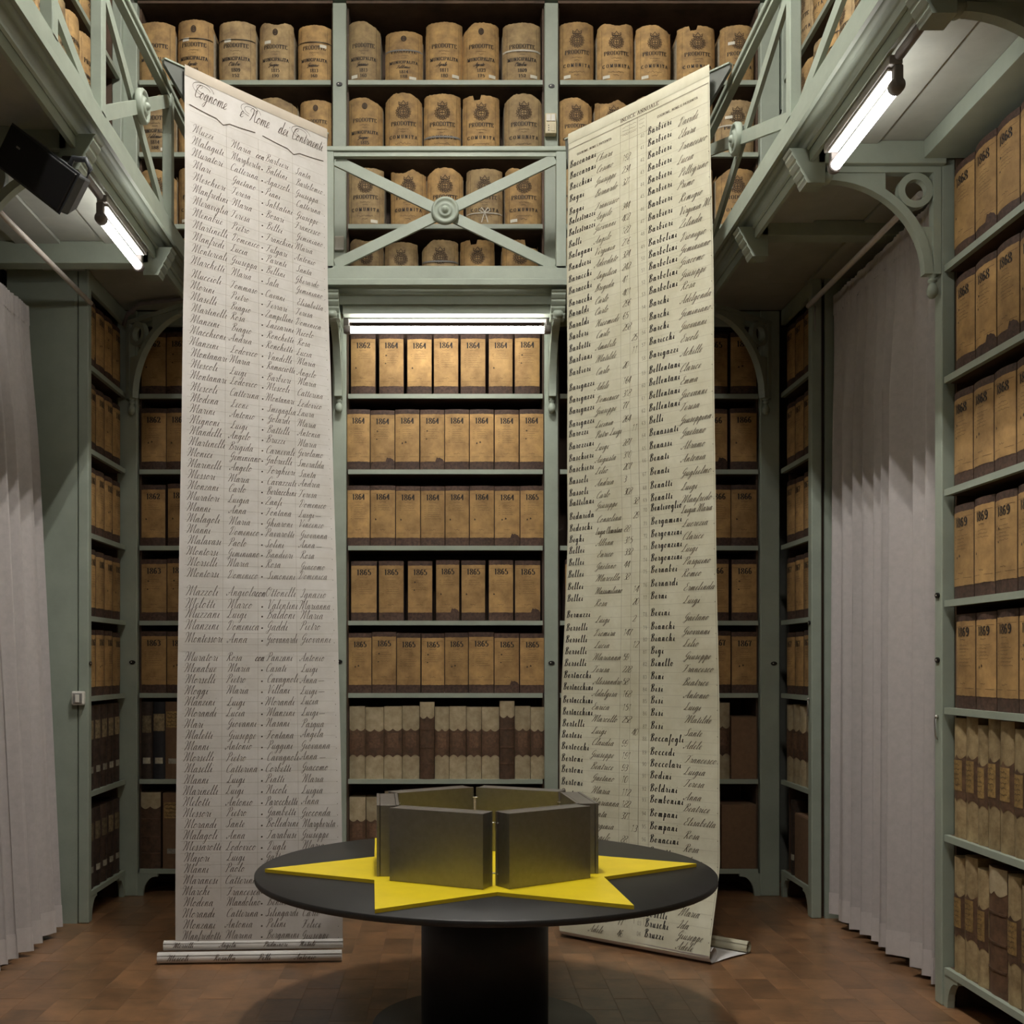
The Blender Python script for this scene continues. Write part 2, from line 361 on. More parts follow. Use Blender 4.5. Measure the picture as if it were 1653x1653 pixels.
def script(mb, text, x, y, s, mapf, thin, thick, slant=.45, maxw=None, sub=3, track=0.0, sy=1.0):
    """copperplate text along +x from (x, y); s = x-height"""
    nat = sum(SC.get(c, SC['o'])[0] + track for c in text)
    k = 1.0
    if maxw and nat * s > maxw: k = maxw / (nat * s)
    cx = 0
    def wf(dx, dy): return thin + (thick - thin) * max(0, -dy) ** 1.5
    for c in text:
        adv, strokes = SC.get(c, SC['o'])
        for st in strokes:
            pts = [(x + (cx + a + slant * b) * s * k, y + b * s * sy) for a, b in cr(st, sub)]
            ribbon(mb, pts, mapf, wf)
        cx += adv + track
    return cx * s * k
def printed(mb, text, cx, y, h, mapf, thin, thick, width=None, sub=3, track=.12):
    """roman capitals centred on cx, cap height h"""
    nat = sum(PR[c][0] + track for c in text) - track
    k = (width / (nat * h)) if width else 1.0
    x = cx - nat * h * k / 2
    def wf(dx, dy): return thin + (thick - thin) * abs(dy) ** 2
    for c in text:
        adv, strokes, ser = PR[c]
        for st in strokes:
            ribbon(mb, [(x + a * h * k, y + b * h) for a, b in cr(st, sub)], mapf, wf)
        for a, b in ser:
            ribbon(mb, [(x + (a - .13) * h * k, y + b * h), (x + (a + .13) * h * k, y + b * h)], mapf, wf)
        x += (adv + track) * h * k
def squiggle(mb, x0, x1, y, h, mapf, w, rnd):
    pts = []; x = x0
    while x < x1:
        pts.append((x, y + rnd.uniform(-h, h))); x += h * rnd.uniform(.7, 1.3)
    ribbon(mb, pts, mapf, lambda a, b: w)

# ------------------------------------------------------------------ main dimensions (metres)
YB = 7.16                                    # front plane of the back bookcases
XL, XR = -2.10, 2.16                         # front planes of the side bookcases
GL, GR, GY = -1.50, 1.47, 6.65               # edges of the gallery opening
ZT, ZBOT = 3.87, 3.777                       # gallery fascia top and bottom
ZRAIL = 4.62
SH = [.172, .752, 1.308, 1.776, 2.26, 2.752, 3.24]      # shelf tops, lower level
SU = [3.88, 4.336, 4.80, 5.265]                          # shelf tops, upper level
POSTS = [(-2.152, -2.024), (-.764, -.676), (.604, .692), (1.995, 2.12)]

# ------------------------------------------------------------------ room shell
fl = struct(MB().box(-2.8, 2.85, -3.2, 7.8, -.12, -.0012).build('floor', 'grout'))
TW, TL = .155, .31
tile_m = MB().box(-TW / 2 + .0011, TW / 2 - .0011, -TL / 2 + .0011, TL / 2 - .0011, -.012, 0).mesh('tile')
far_mb = MB(); ntile = 0
ix0, ix1 = -16, 17
for i in range(ix0, ix1):
    x = i * TW + .03
    for j in range(-10, 26):
        y = j * TL + (TL / 2 if i % 2 else 0)
        if y > 7.6 or y < -3: continue
        vis = 4.45 < y < 7.25 and -2.25 < x < 2.3
        dz = -random.uniform(0, .0005)
        if vis and ntile < 290:
            o = link('tile', tile_m, 'tile', fl); o.location = (x, y, dz)
            o.rotation_euler = (random.uniform(-.0012, .0012), random.uniform(-.0012, .0012), 0); ntile += 1
        else:
            far_mb.box(x - TW / 2 + .0016, x + TW / 2 - .0016, y - TL / 2 + .0016, y + TL / 2 - .0016, -.012, dz)
ft = far_mb.build('tile_field', 'tile', fl); ft['kind'] = 'stuff'
struct(MB().box(-2.8, 2.85, 7.66, 7.8, 0, 6.5).build('wall_back', 'wall'))
struct(MB().box(-2.8, -2.62, -3.2, 7.66, 0, 6.5).build('wall_left', 'wall'))
struct(MB().box(2.68, 2.85, -3.2, 7.66, 0, 6.5).build('wall_right', 'wall'))
struct(MB().box(-2.62, 2.68, -3.2, -3.0, 0, 6.5).build('wall_front', 'wall'))
struct(MB().box(-2.8, 2.85, -3.2, 7.8, 6.5, 6.62).build('ceiling', 'ceiling'))

# ------------------------------------------------------------------ bookcases
def foot_poly(w=.12, h=.15):
    """ogee bracket foot: flat top, concave inner curve"""
    p = [(0, 0), (0, h), (w, h), (w, h - .02)]
    for k in range(7):
        t = k / 6 * math.pi / 2
        p.append((w - .015 - (w - .05) * math.sin(t), (h - .02) * (1 - (1 - math.cos(t)) * 1.0) if False else (h - .02) * math.cos(t)))
    return p
def shelf(root, O, A, N, w, z, depth=.40, th=.028):
    """a board of width w along A, N pointing into the case; brown board with painted front edge"""
    O = Vector(O)
    b = MB().prism([(0, 0), (w, 0), (w, depth), (0, depth)], O + Vector((0, 0, z - th)), A, N, (0, 0, 1), 0, th - .0005).build('shelf', 'wood_dark', root)
    MB().prism([(0, -.004), (w, -.004), (w, .02), (0, .02)], O + Vector((0, 0, z - th)), A, N, (0, 0, 1), -.001, th).build('shelf_edge', 'paint', b)
def bookcase(label, O, A, N, w, shelves, z0, z1, left=None, right=None, feet=True, header=None, depth=.42, cat='bookcase', plates=()):
    O = Vector(O); A = Vector(A); N = Vector(N); U = Vector((0, 0, 1))
    root = thing('bookcase', label, cat, O)
    if left: 
        MB().prism([(-left, -.01), (0, -.01), (0, .05), (-left, .05)], O, A, N, U, z0, z1).build('upright', 'paint', root, .006)
    if right:
        MB().prism([(w, -.01), (w + right, -.01), (w + right, .05), (w, .05)], O, A, N, U, z0, z1).build('upright', 'paint', root, .006)
    for s, x in ((1, 0), (-1, w)):
        MB().prism([(x, .05), (x + s * .012, .05), (x + s * .012, depth), (x, depth)], O, A, N, U, z0, z1).build('side_panel', 'wood_dark', root)
    MB().prism([(0, depth), (w, depth), (w, depth + .015), (0, depth + .015)], O, A, N, U, z0 + .01, z1).build('back_panel', 'wood_dark', root)
    for z in shelves: shelf(root, O + A * .012, A, N, w - .024, z, depth)
    if not feet:
        MB().prism([(0, 0), (w, 0), (w, depth + .015), (0, depth + .015)], O, A, N, U, z1 + .001, z1 + .02).build('top_board', 'wood_dark', root)
    if header:
        MB().prism([(0, 0), (w, 0), (w, .03), (0, .03)], O, A, N, U, header[0], header[1]).build('header_board', 'paint', root, .004)
    if feet:
        h = shelves[0] - .028
        for s, x in ((1, 0), (-1, w)):
            MB().prism([(x + s * a, b) for a, b in foot_poly(.13, h)], O, A, U, N, .0, .03).build('foot', 'paint', root)
    for a, z in plates:
        pl = MB().prism([(a + .02 * math.cos(t * math.pi / 8), z + .0125 * math.sin(t * math.pi / 8)) for t in range(16)], O, A, U, N, -.016, -.010).build('number_plate', 'plate_black', root)
        MB().prism([(a - .009, z - .002), (a - .002, z - .002), (a - .002, z + .004), (a - .009, z + .004)], O, A, U, N, -.0168, -.0158).build('number', 'tag', pl)
    return root
EX, EY = Vector((1, 0, 0)), Vector((0, 1, 0))
bookcase('sage green bookcase in the middle of the back wall under the long tube lamp', (-.676, YB, 0), EX, EY, 1.28, SH, 0, 3.775, .088, .088, plates=((-.044, 1.512), (1.324, 1.504)))
bookcase('sage green bookcase behind the left hanging paper', (-2.024, YB, 0), EX, EY, 1.26, SH, 0, 3.775, .128, None, header=(3.68, 3.775), plates=((-.03, 1.508),))
bookcase('sage green bookcase behind the right hanging paper', (.692, YB, 0), EX, EY, 1.303, SH, 0, 3.775, None, .125, header=(3.68, 3.775), plates=((1.39, 1.5),))
bookcase('narrow sage green bookcase beside the left curtain', (XL, 6.45, 0), EY, -EX, .70, SH, 0, 3.775, .055, None, header=(3.68, 3.775), plates=((-.03, 1.50),))
bookcase('narrow sage green bookcase beyond the right curtain', (XR - .03, 7.155, 0), -EY, EX, .57, SH, 0, 3.775, None, .065, header=(3.68, 3.775), plates=((.60, 1.74),))
bookcase('tall sage green bookcase at the right edge, nearest the camera', (XR, 4.86, 0), -EY, EX, 1.9, SH, 0, 3.775, .07, .07, header=(3.72, 3.775), plates=((-.035, 1.515), (-.035, 1.80)))
UP = SU[1:]
bookcase('upper bookcase in the middle of the gallery above the long tube lamp', (-.676, YB, 3.862), EX, EY, 1.28, [z - 3.862 for z in SU], 0, 1.90, .088, .088, feet=False, plates=((-.044, 1.372), (1.324, 1.36)))
bookcase('upper gallery bookcase above the left hanging paper', (-2.024, YB, 3.862), EX, EY, 1.26, [z - 3.862 for z in SU], 0, 1.90, .128, None, feet=False)
bookcase('upper gallery bookcase above the right hanging paper', (.692, YB, 3.862), EX, EY, 1.303, [z - 3.862 for z in SU], 0, 1.90, None, .125, feet=False)
bookcase('upper bookcase along the left gallery behind the railing', (XL - .02, 4.6, 3.862), EY, -EX, 2.5, [z - 3.862 for z in SU], 0, 2.4, .06, .05, feet=False, plates=())
bookcase('upper bookcase along the right gallery behind the railing', (XR - .02, 7.13, 3.862), -EY, EX, 2.53, [z - 3.862 for z in SU], 0, 2.4, .05, .06, feet=False, plates=((-.03, 1.2),))
# mid uprights of the long upper side cases
# cornice running over the upper cases
cn = thing('cornice', 'moulded green cornice over the upper back bookcases', 'cornice', (0, YB, 5.765))
MB().prism([(.06, 0), (-.03, 0), (-.03, .035), (-.05, .05), (-.05, .085), (-.085, .11), (-.085, .15), (.06, .15)], (-2.05, YB, 5.785), (0, 1, 0), (0, 0, 1), (1, 0, 0), 0, 4.1).build('moulding', 'paint', cn)

# end panels that close the side cases towards the windows
ep = thing('end_panel', 'plain green end panel of the bookcase beside the left curtain', 'panel', (-2.30, 6.39, 0))
MB().box(-2.56, -2.155, 6.392, 6.412, 0, 3.775).build('panel', 'paint', ep)
MB().box(-2.56, -2.165, 6.386, 6.392, 3.55, 3.70).build('top_board', 'paint', ep, .003)
sw = thing('light_switch', 'white rectangular light switch on the left green end panel', 'switch', (-2.145 + .005, 6.386, 1.30))
sx = px(128, 1127, 6.386)
sw.location = (sx.x, 6.391, sx.z - .04); ORG[sw.name] = Vector(sw.location)
MB().box(sx.x - .036, sx.x + .036, 6.355, 6.391, sx.z - .04, sx.z + .04).build('housing', 'switch_white', sw, .008)
MB().box(sx.x - .026, sx.x + .026, 6.351, 6.356, sx.z - .03, sx.z + .028).build('frame', 'tape_grey', sw, .002)
MB().box(sx.x - .012, sx.x + .012, 6.346, 6.352, sx.z - .024, sx.z + .022).build('rocker', 'switch_white', sw, .003)
ep = thing('end_panel', 'green end panel of the bookcase beyond the right curtain', 'panel', (2.35, 6.52, 0))
MB().box(2.2, 2.62, 6.522, 6.542, 0, 3.775).build('panel', 'paint', ep)
ep = thing('end_panel', 'green end panel of the tall right bookcase behind its front post', 'panel', (2.4, 4.92, 0))
MB().box(2.235, 2.62, 4.92, 4.94, 0, 3.775).build('panel', 'paint', ep)

# ------------------------------------------------------------------ galleries
def gallery(label, O, A, N, L, depth, boards, beams, name='gallery', hole=0):
    """edge starts at O, runs along A; N points from the opening towards the wall"""
    O = Vector(O); A = Vector(A); N = Vector(N); U = Vector((0, 0, 1))
    g = thing(name, label, 'gallery', O)
    MB().prism([(0, 3.777), (.03, 3.777), (.03, 3.87), (0, 3.87)], O, N, U, A, 0, L).build('fascia', 'paint', g)
    MB().prism([(-.007, 3.770), (.01, 3.770), (.01, 3.808), (-.003, 3.808), (-.007, 3.802)], O, N, U, A, 0, L).build('fascia_bead', 'paint', g)
    cove = [(0.010, 3.785), (0.010, 3.776)] + [(.012 + .070 * math.sin(t * math.pi / 16), 3.772 - .03 + .03 * math.cos(t * math.pi / 16) + (.008 if 2 < t < 6 else 0)) for t in range(1, 9)] + [(.092, 3.742), (.092, 3.785)]
    MB().prism(cove, O, N, U, A, 0, L, True).build('cove_moulding', 'paint', g)
    MB().prism([(.078, 3.742), (.088, 3.735), (.098, 3.742)], O, N, U, A, 0, L).build('bead', 'paint', g)
    MB().prism([(.092, 3.685), (.110, 3.685), (.110, 3.785), (.092, 3.785)], O, N, U, A, 0, L).build('edge_beam', 'paint', g)
    MB().prism([(.03, 3.80), (depth, 3.80), (depth, 3.862), (.03, 3.862)], O, N, U, A, 0, L).build('deck', 'wood_dark', g)
    x = .127
    nb = boards
    w = (depth - .127) / nb
    for k in range(nb):
        MB().prism([(x + .0015, 3.764 + .016 * (k % 2)), (x + w - .0015, 3.764 + .016 * (k % 2)), (x + w - .0015, 3.799), (x + .0015, 3.799)], O, N, U, A, hole if k >= nb - 2 else 0, L).build('ceiling_board', 'soffit', g)
        x += w
    return g
def corbel(root, P, A, N, w=.10):
    """profiled beam end at the gallery edge; P on the edge at beam centre, A along edge, N inwards"""
    U = Vector((0, 0, 1))
    prof = [(.16, 3.595), (.080, 3.595)]
    for q in range(4):
        x0, z0 = .080 - q * .018, 3.600 + q * .035
        prof += [(x0 - .004, z0 + .004), (x0 - .010, z0 + .014), (x0 - .011, z0 + .026), (x0 - .016, z0 + .030)]
    prof += [(.004, 3.745), (.16, 3.745)]
    MB().prism(prof, P, N, U, A, -w / 2, w / 2).build('corbel', 'paint', root)
def cross_beam(root, P, A, N, d0, d1, w=.10, zb=3.68):
    MB().prism([(d0, zb), (d1, zb), (d1, 3.779), (d0, 3.779)], P, N, (0, 0, 1), A, -w / 2, w / 2).build('cross_beam', 'paint', root, .004)
def bracket(root, P, A, Nn, L=.5, H=.47, t=.045):
    """open spandrel bracket; P = top corner at the post, A = direction away from the post"""
    U = Vector((0, 0, 1)); P = Vector(P); A = Vector(A).normalized(); Nn = Vector(Nn).normalized()
    m = MB()
    m.prism([(0, -.026), (L, -.026), (L, 0), (0, 0)], P, A, U, Nn, -t / 2, t / 2)
    m.prism([(0, -H), (.034, -H), (.034, -.026), (0, -.026)], P, A, U, Nn, -t / 2, t / 2)
    N_ = 16
    out = [(L - (L - .034) * math.cos(k / N_ * math.pi / 2), -H + (H - .027) * math.sin(k / N_ * math.pi / 2)) for k in range(N_ + 1)]
    inn = [(L - (L - .072) * math.cos(k / N_ * math.pi / 2), -H + (H - .060) * math.sin(k / N_ * math.pi / 2)) for k in range(N_ + 1)]
    m.band(out, inn, P, A, U, Nn, -t / 2, t / 2)
    tw = t * .30
    for k in range(N_):
        (a0, z0), (a1, z1) = out[k], out[k + 1]
        if a0 > .235: m.prism([(a0, z0), (a1, z1), (a1, -.026), (a0, -.026)], P, A, U, Nn, -tw, tw)
        elif z1 < -.225: m.prism([(.034, z0), (a0, z0), (a1, z1), (.034, z1)], P, A, U, Nn, -tw, tw)
    b = m.build('bracket', 'paint', root, 0)
    r = MB(); c = (.110, -.102)
    ro = [(c[0] + .077 * math.cos(k * math.pi / 12), c[1] + .077 * math.sin(k * math.pi / 12)) for k in range(24)]
    ri = [(c[0] + .047 * math.cos(k * math.pi / 12), c[1] + .047 * math.sin(k * math.pi / 12)) for k in range(24)]
    r.band(ro, ri, P, A, U, Nn, -t * .4, t * .4, True); r.build('ring', 'paint', b)
    f = P + A * .03 + U * -H
    MB().lathe([(0, -.105), (.012, -.10), (.023, -.085), (.025, -.065), (.016, -.042), (.010, -.036), (.020, -.028), (.020, -.02), (.010, -.014), (.022, -.004), (.022, .004), (0, .006)], f, U, 14).build('finial', 'paint', b)
    s = P + A * (L - .005) + U * -.045
    MB().lathe([(0, -t * .62), (.02, -t * .6), (.024, 0), (.02, t * .6), (0, t * .62)], s, Nn, 12).build('scroll', 'paint', b)
    return b
gr = gallery('right gallery with tube lamp and pierced brackets beneath', (GR, -2.9, 0), EY, EX, 9.55, 1.18, 4, ())
gl = gallery('left gallery with a loudspeaker hanging beneath', (GL, -2.9, 0), EY, -EX, 9.55, 1.09, 4, ())
gb = gallery('back gallery spanning the end of the room over the long tube lamp', (GL, GY, 0), EX, EY, GR - GL, .51, 3, ())
MB().box(-2.60, 2.64, 7.165, 7.60, 3.80, 3.862).build('deck', 'wood_dark', gb)
MB().box(-2.60, GL - .001, 6.652, 7.155, 3.78, 3.799).build('ceiling_board', 'soffit', gb)
MB().box(GR + .001, 2.64, 6.652, 7.155, 3.78, 3.799).build('ceiling_board', 'soffit', gb)
for y in (3.62, 4.88):
    cross_beam(gr, (GR, y, 0), EY, EX, .13, .69); corbel(gr, (GR, y, 0), EY, EX); bracket(gr, (XR - .012, y, 3.678), -EX, EY)
cross_beam(gr, (GR, 5.75, 0), EY, EX, .13, 1.15, zb=3.70); corbel(gr, (GR, 5.75, 0), EY, EX)
for y in (3.5, 4.75):
    MB().box(XL - .06, XL + .01, y - .04, y + .04, 0, 3.775).build('post', 'paint', gl, .006)
    cross_beam(gl, (GL, y, 0), EY, -EX, .13, .62); corbel(gl, (GL, y, 0), EY, -EX); bracket(gl, (XL + .012, y, 3.678), EX, EY)
cross_beam(gl, (GL, 6.03, 0), EY, -EX, .13, 1.05, zb=3.66); corbel(gl, (GL, 6.03, 0), EY, -EX)
# header boards over the side cases
MB().box(2.06, 2.60, -2.8, 4.83, 3.70, 3.778).build('header', 'paint', gr, .003)
MB().box(-2.56, -2.02, -2.8, 4.70, 3.70, 3.778).build('header', 'paint', gl, .003)
for x in (-.72, .648):
    corbel(gb, (x, GY, 0), EX, EY, .085); cross_beam(gb, (x, GY, 0), EX, EY, .13, .508, w=.085, zb=3.66)
    bracket(gb, (x, YB - .012, 3.658), -EY, EX, L=.44, H=.45)
MB().prism([(0, 3.60), (.5, 3.60), (.5, 3.70), (0, 3.70)], (-.675, YB - .03, 0), EX, (0, 0, 1), EY, 0, .03)
dg = Vector((1, -.8, 0)).normalized(); dgn = Vector((.8, 1, 0)).normalized()
bracket(gb, (-2.075, YB - .02, 3.70), dg, dgn, L=.56, H=.50)
dg2 = Vector((-1, -.8, 0)).normalized(); dgn2 = Vector((-.8, 1, 0)).normalized()
bracket(gb, (2.045, YB - .02, 3.70), dg2, dgn2, L=.56, H=.50)
cd = tag(MB().tube([(-2.09, 7.08, 3.66), (-2.05, 7.02, 3.71), (-1.95, 6.95, 3.755), (-1.45, 6.80, 3.762)], .013, 8).build('conduit', 'lamp_dark'), 'thin grey conduit pipe along the ceiling over the left corner bracket', 'pipe')
MB().tube([(-2.02, 7.015, 3.722), (-2.00, 6.99, 3.735)], .018, 8).build('clip', 'lamp_dark', cd)

# railings
def medallion(root, P, N, r=.082):
    m = MB().lathe([(r * .98, -.01), (r, .0), (r, .016), (r * .9, .026), (r * .78, .024), (r * .72, .016), (r * .55, .016), (r * .5, .026), (r * .42, .032), (r * .34, .024), (r * .26, .024), (r * .22, .036), (r * .12, .044), (0, .046)], P, N, 32)
    return m.build('medallion', 'paint', root)
def railing(label, segs, N, handrail, posts, name='railing'):
    """segs: list of (p0, p1) plan points of X panels; N towards the opening"""
    N = Vector(N); U = Vector((0, 0, 1))
    a, b = Vector(handrail[0]), Vector(handrail[1])
    root = thing(name, label, 'railing', (a.x, a.y, ZT))
    t = (b - a).normalized()
    zz = Vector((0, 0, ZRAIL - .03))
    MB().bar(a + zz, b + zz, N, .062, .03).build('handrail', 'paint', root, .006)
    MB().bar(a + zz - U * .028, b + zz - U * .028, N, .038, .03).build('under_rail', 'paint', root)
    MB().bar(a + U * (ZT + .008), b + U * (ZT + .008), N, .05, .016).build('bottom_rail', 'paint', root)
    for p in posts:
        p = Vector(p)
        MB().bar(p + U * ZT, p + U * (ZRAIL - .045), t, .062, .05).build('post', 'paint', root, .004)
    for p0, p1, med in segs:
        p0, p1 = Vector(p0), Vector(p1); zb, zt = ZT + .03, ZRAIL - .085
        MB().bar(p0 + U * zb + N * .006, p1 + U * zt + N * .006, U, .062, .02).build('brace', 'paint', root)
        MB().bar(p0 + U * zt - N * .016, p1 + U * zb - N * .016, U, .062, .02).build('brace', 'paint', root)
        if med: medallion(root, (p0 + p1) / 2 + U * (zb + zt) / 2 + N * .018, N)
    return root
yc = GY + .03
railing('cross-braced back railing with a round medallion at its centre', [((-.695, yc, 0), (.625, yc, 0), True)], (0, -1, 0), ((-.78, yc, 0), (.705, yc, 0)), [(-.735, yc, 0), (.662, yc, 0)])
railing('short plain railing behind the top of the left hanging paper', [], (0, -1, 0), ((-1.44, yc, 0), (-.79, yc, 0)), [(-1.40, yc, 0)])
railing('short plain railing behind the top of the right hanging paper', [], (0, -1, 0), ((.715, yc, 0), (1.41, yc, 0)), [(1.37, yc, 0)])
xl, xr = GL - .03, GR + .03
railing('cross-braced railing with medallion along the left gallery', [((xl, 4.84, 0), (xl, 5.98, 0), True), ((xl, 2.95, 0), (xl, 4.78, 0), True)], (1, 0, 0), ((xl, 1.0, 0), (xl, 6.64, 0)), [(xl, 6.61, 0), (xl, 6.0, 0), (xl, 4.81, 0), (xl, 4.22, 0), (xl, 2.92, 0)])
railing('cross-braced railing with medallion along the right gallery', [((xr, 4.89, 0), (xr, 6.60, 0), True), ((xr, 2.98, 0), (xr, 4.82, 0), True)], (-1, 0, 0), ((xr, 1.0, 0), (xr, 6.64, 0)), [(xr, 6.61, 0), (xr, 4.855, 0), (xr, 2.95, 0)])

# ------------------------------------------------------------------ lamps
def tube_lamp(label, a, b, up_off, side, mname, r=.021, ch=.05):
    """fluorescent lamp: tube from a to b, channel above offset up_off"""
    a, b = Vector(a), Vector(b); t = (b - a).normalized(); U = Vector((0, 0, 1)); side = Vector(side)
    m = (a + b) / 2
    root = thing('tube_lamp', label, 'lamp', (m.x, m.y, m.z - r))
    MB().tube([a, b], r, 16).build('tube', mname, root)
    MB().bar(a + U * up_off - t * .03 + side * .012, b + U * up_off + t * .03 + side * .012, side, ch, .034).build('channel', 'lamp_grey', root, .004)
    MB().bar(a + U * (up_off - .024) + side * .01, b + U * (up_off - .024) + side * .01, side, ch * .8, .008).build('reflector', 'lamp_white', root)
    for p, s in ((a, -1), (b, 1)):
        MB().lathe([(.017, -.004), (r + .007, 0), (r + .007, .028), (r + .002, .04), (0, .042)], p - t * s * .012, t * s, 16).build('end_cap', 'lamp_dark', root)
        MB().bar(p + t * s * .012 + U * .0, p + t * s * .012 + U * (up_off - .016), side, .034, .034).build('socket', 'lamp_dark', root, .006)
    return root
lp = tube_lamp('long white fluorescent tube lamp over the middle bookcase', (-.635, 6.86, 3.565), (.59, 6.86, 3.565), .085, EY, 'tube_centre', ch=.07)
MB().box(-.66, .615, 6.764, 6.93, 3.634, 3.775).build('mounting_board', 'paint', lp)
lp = tube_lamp('short fluorescent tube lamp under the right gallery', (1.610, 4.01, 3.585), (1.610, 4.65, 3.585), .085, -EX, 'tube_side')
MB().tube([(1.602, 3.96, 3.672), (1.602, 3.66, 3.672)], .018, 10).build('conduit', 'lamp_dark', lp)
lp = tube_lamp('short fluorescent tube lamp beside the loudspeaker under the left gallery', (-1.640, 5.20, 3.585), (-1.640, 5.82, 3.585), .085, EX, 'tube_side')
MB().tube([(-1.632, 5.15, 3.672), (-1.632, 4.80, 3.672)], .018, 10).build('conduit', 'lamp_dark', lp)
for y in (4.1, -.2):  # the second, near lamp is unseen, added as fill for the lower room
    lp = thing('ceiling_lamp', 'twin tube lamp on the ceiling %s' % ('over the round table' if y > 0 else 'over the near end, added as unseen fill'), 'lamp', (0, y, 6.4))
    MB().box(-.12, .12, y - .65, y + .65, 6.42, 6.5).build('housing', 'lamp_white', lp, .01)
    for s in (-.07, .07):
        MB().tube([(s, y - .6, 6.385), (s, y + .6, 6.385)], .019, 12).build('tube', 'tube_ceiling' if y > 1 else 'tube_fill_near', lp)

# ------------------------------------------------------------------ round table, star and steel binders
TX, TY, TZ = .14, 4.60, .651
tb = thing('round_table', 'large round black table on a thick black column', 'table', (TX, TY, 0))
MB().lathe([(0, TZ - .024), (.94, TZ - .024), (.942, TZ - .021), (.942, TZ - .003), (.939, TZ), (0, TZ)], (TX, TY, 0), (0, 0, 1), 128).build('tabletop', 'black_table', tb)
MB().lathe([(0, .012), (.263, .012), (.263, TZ - .025), (0, TZ - .025)], (TX, TY, 0), (0, 0, 1), 64).build('column', 'black_column', tb)
MB().lathe([(0, .001), (.465, .001), (.465, .009), (.462, .012), (0, .012)], (TX, TY, 0), (0, 0, 1), 96).build('base_plate', 'black_table', tb)
th0 = R(3.9); SR = .892; SX, SY = .134, 4.565
st = thing('star', 'flat bright yellow six-pointed wooden star lying on the round table', 'star', (SX, SY, TZ))
poly = []
for k in range(12):
    r = SR if k % 2 == 0 else SR * .58
    a = th0 + k * math.pi / 6
    poly.append((r * math.cos(a), r * math.sin(a)))
sm = MB()
n = 12
sm.add([Vector((SX + x, SY + y, TZ + .0145)) for x, y in poly] + [Vector((SX, SY, TZ + .0145))], [(i, (i + 1) % n, n) for i in range(n)])
sm.build('top_face', 'yellow', st)
se = MB()
se.prism(poly, (SX, SY, TZ + .0006), (1, 0, 0), (0, 1, 0), (0, 0, 1), 0, .0136)
se.build('plywood', 'yellow_edge', st)
# six steel binders standing in a hexagon
RH, BL, BT, BH, bz = .405, .394, .088, .28, TZ + .0152
names6 = {270: 0}
def binder(mid_ang, label):
    c = Vector((SX + RH * math.cos(R(30)) * math.cos(mid_ang), SY + RH * math.cos(R(30)) * math.sin(mid_ang), bz))
    N = Vector((math.cos(mid_ang), math.sin(mid_ang), 0)); A = Vector((-math.sin(mid_ang), math.cos(mid_ang), 0)); U = Vector((0, 0, 1))
    b = thing('steel_binder', label, 'binder', c, 0, 'steel binders standing in a ring on the star')
    h = BL / 2
    MB().prism([(-h, 0), (h, 0), (h, .012), (-h, .012)], c, A, N, U, 0, BH).build('back_cover', 'steel', b, .0015)
    MB().prism([(-h + .002, .0135), (h - .002, .0135), (h - .002, BT - .0135), (-h + .002, BT - .0135)], c, A, N, U, .0, BH - .001).build('case', 'steel', b, .0015)
    MB().prism([(-h, BT - .012), (h, BT - .012), (h, BT), (-h, BT)], c, A, N, U, 0, BH).build('front_cover', 'steel', b, .0015)
    # small hinge rings at one end
    for z in (.045, BH - .045):
        hp = c + A * (h + .006) + N * .004 + U * z
        pts = [hp + (A * math.cos(t) * .016 + N * math.sin(t) * .012) for t in [R(a) for a in range(-200, 40, 30)]]
        MB().tube(pts, .0028, 6).build('hinge_ring', 'chrome', b)
labs = ['steel binder at the right of the ring, seen edge-on', 'steel binder at the back right of the ring', 'steel binder at the back left of the ring',
        'steel binder at the left of the ring, seen edge-on', 'steel binder at the front left of the ring', 'steel binder at the front right of the ring']
for k in range(6): binder(th0 + R(60) * k + (0), labs[k])

# ------------------------------------------------------------------ banners
def smooth(t): t = max(0, min(1, t)); return t * t * (3 - 2 * t)
ZTOP = 4.605
def lerp_keys(keys, t):
    for (t0, v0), (t1, v1) in zip(keys, keys[1:]):
        if t <= t1:
            k = (t - t0) / (t1 - t0); k = k * k * (3 - 2 * k) * .5 + k * .5
            return v0 + (v1 - v0) * k
    return keys[-1][1]
class Banner:
    def __init__(s, Lf, Rf, width): s.Lf, s.Rf, s.width = Lf, Rf, width
    def pt(s, u, z, off=0.0):
        a, b = s.Lf(z), s.Rf(z); p = a.lerp(b, u)
        wv = .004 * math.sin(z * 2.1 + u * 3) + .003 * math.sin(z * 5.3 - u * 2)
        d = (b - a); n = Vector((d.y, -d.x, 0)).normalized()
        return p + n * (wv + off)
def bl_L(z):
    t = (ZTOP - z) / 4.5; e = smooth(t)
    return Vector((-1.392 + .006 * e, 5.80 - .22 * e, z))
def bl_R(z):
    t = (ZTOP - z) / 4.5; e = smooth(t)
    return Vector((-.727 + .178 * e, 6.505 - .885 * e, z))
BLN = Banner(bl_L, bl_R, .96)
KRx = [(0, 1.352), (.35, 1.372), (.75, 1.388), (.9, 1.372), (1, 1.28)]
KRy = [(0, 5.80), (.4, 5.77), (.75, 5.74), (.9, 5.66), (1, 5.50)]
KLy = [(0, 6.565), (.4, 6.50), (.7, 6.38), (.85, 6.26), (1, 6.08)]
KLr = [(0, .1056), (.25, .105), (.5, .1048), (.62, .1025), (.74, .0993), (.78, .098), (1, .0978)]
def br_R(z):
    t = (ZTOP - z) / 4.58; return Vector((lerp_keys(KRx, t), lerp_keys(KRy, t), z))
def br_L(z):
    t = (ZTOP - z) / 4.58; y = lerp_keys(KLy, t); return Vector((lerp_keys(KLr, t) * y, y, z))
BRN = Banner(br_L, br_R, .96)
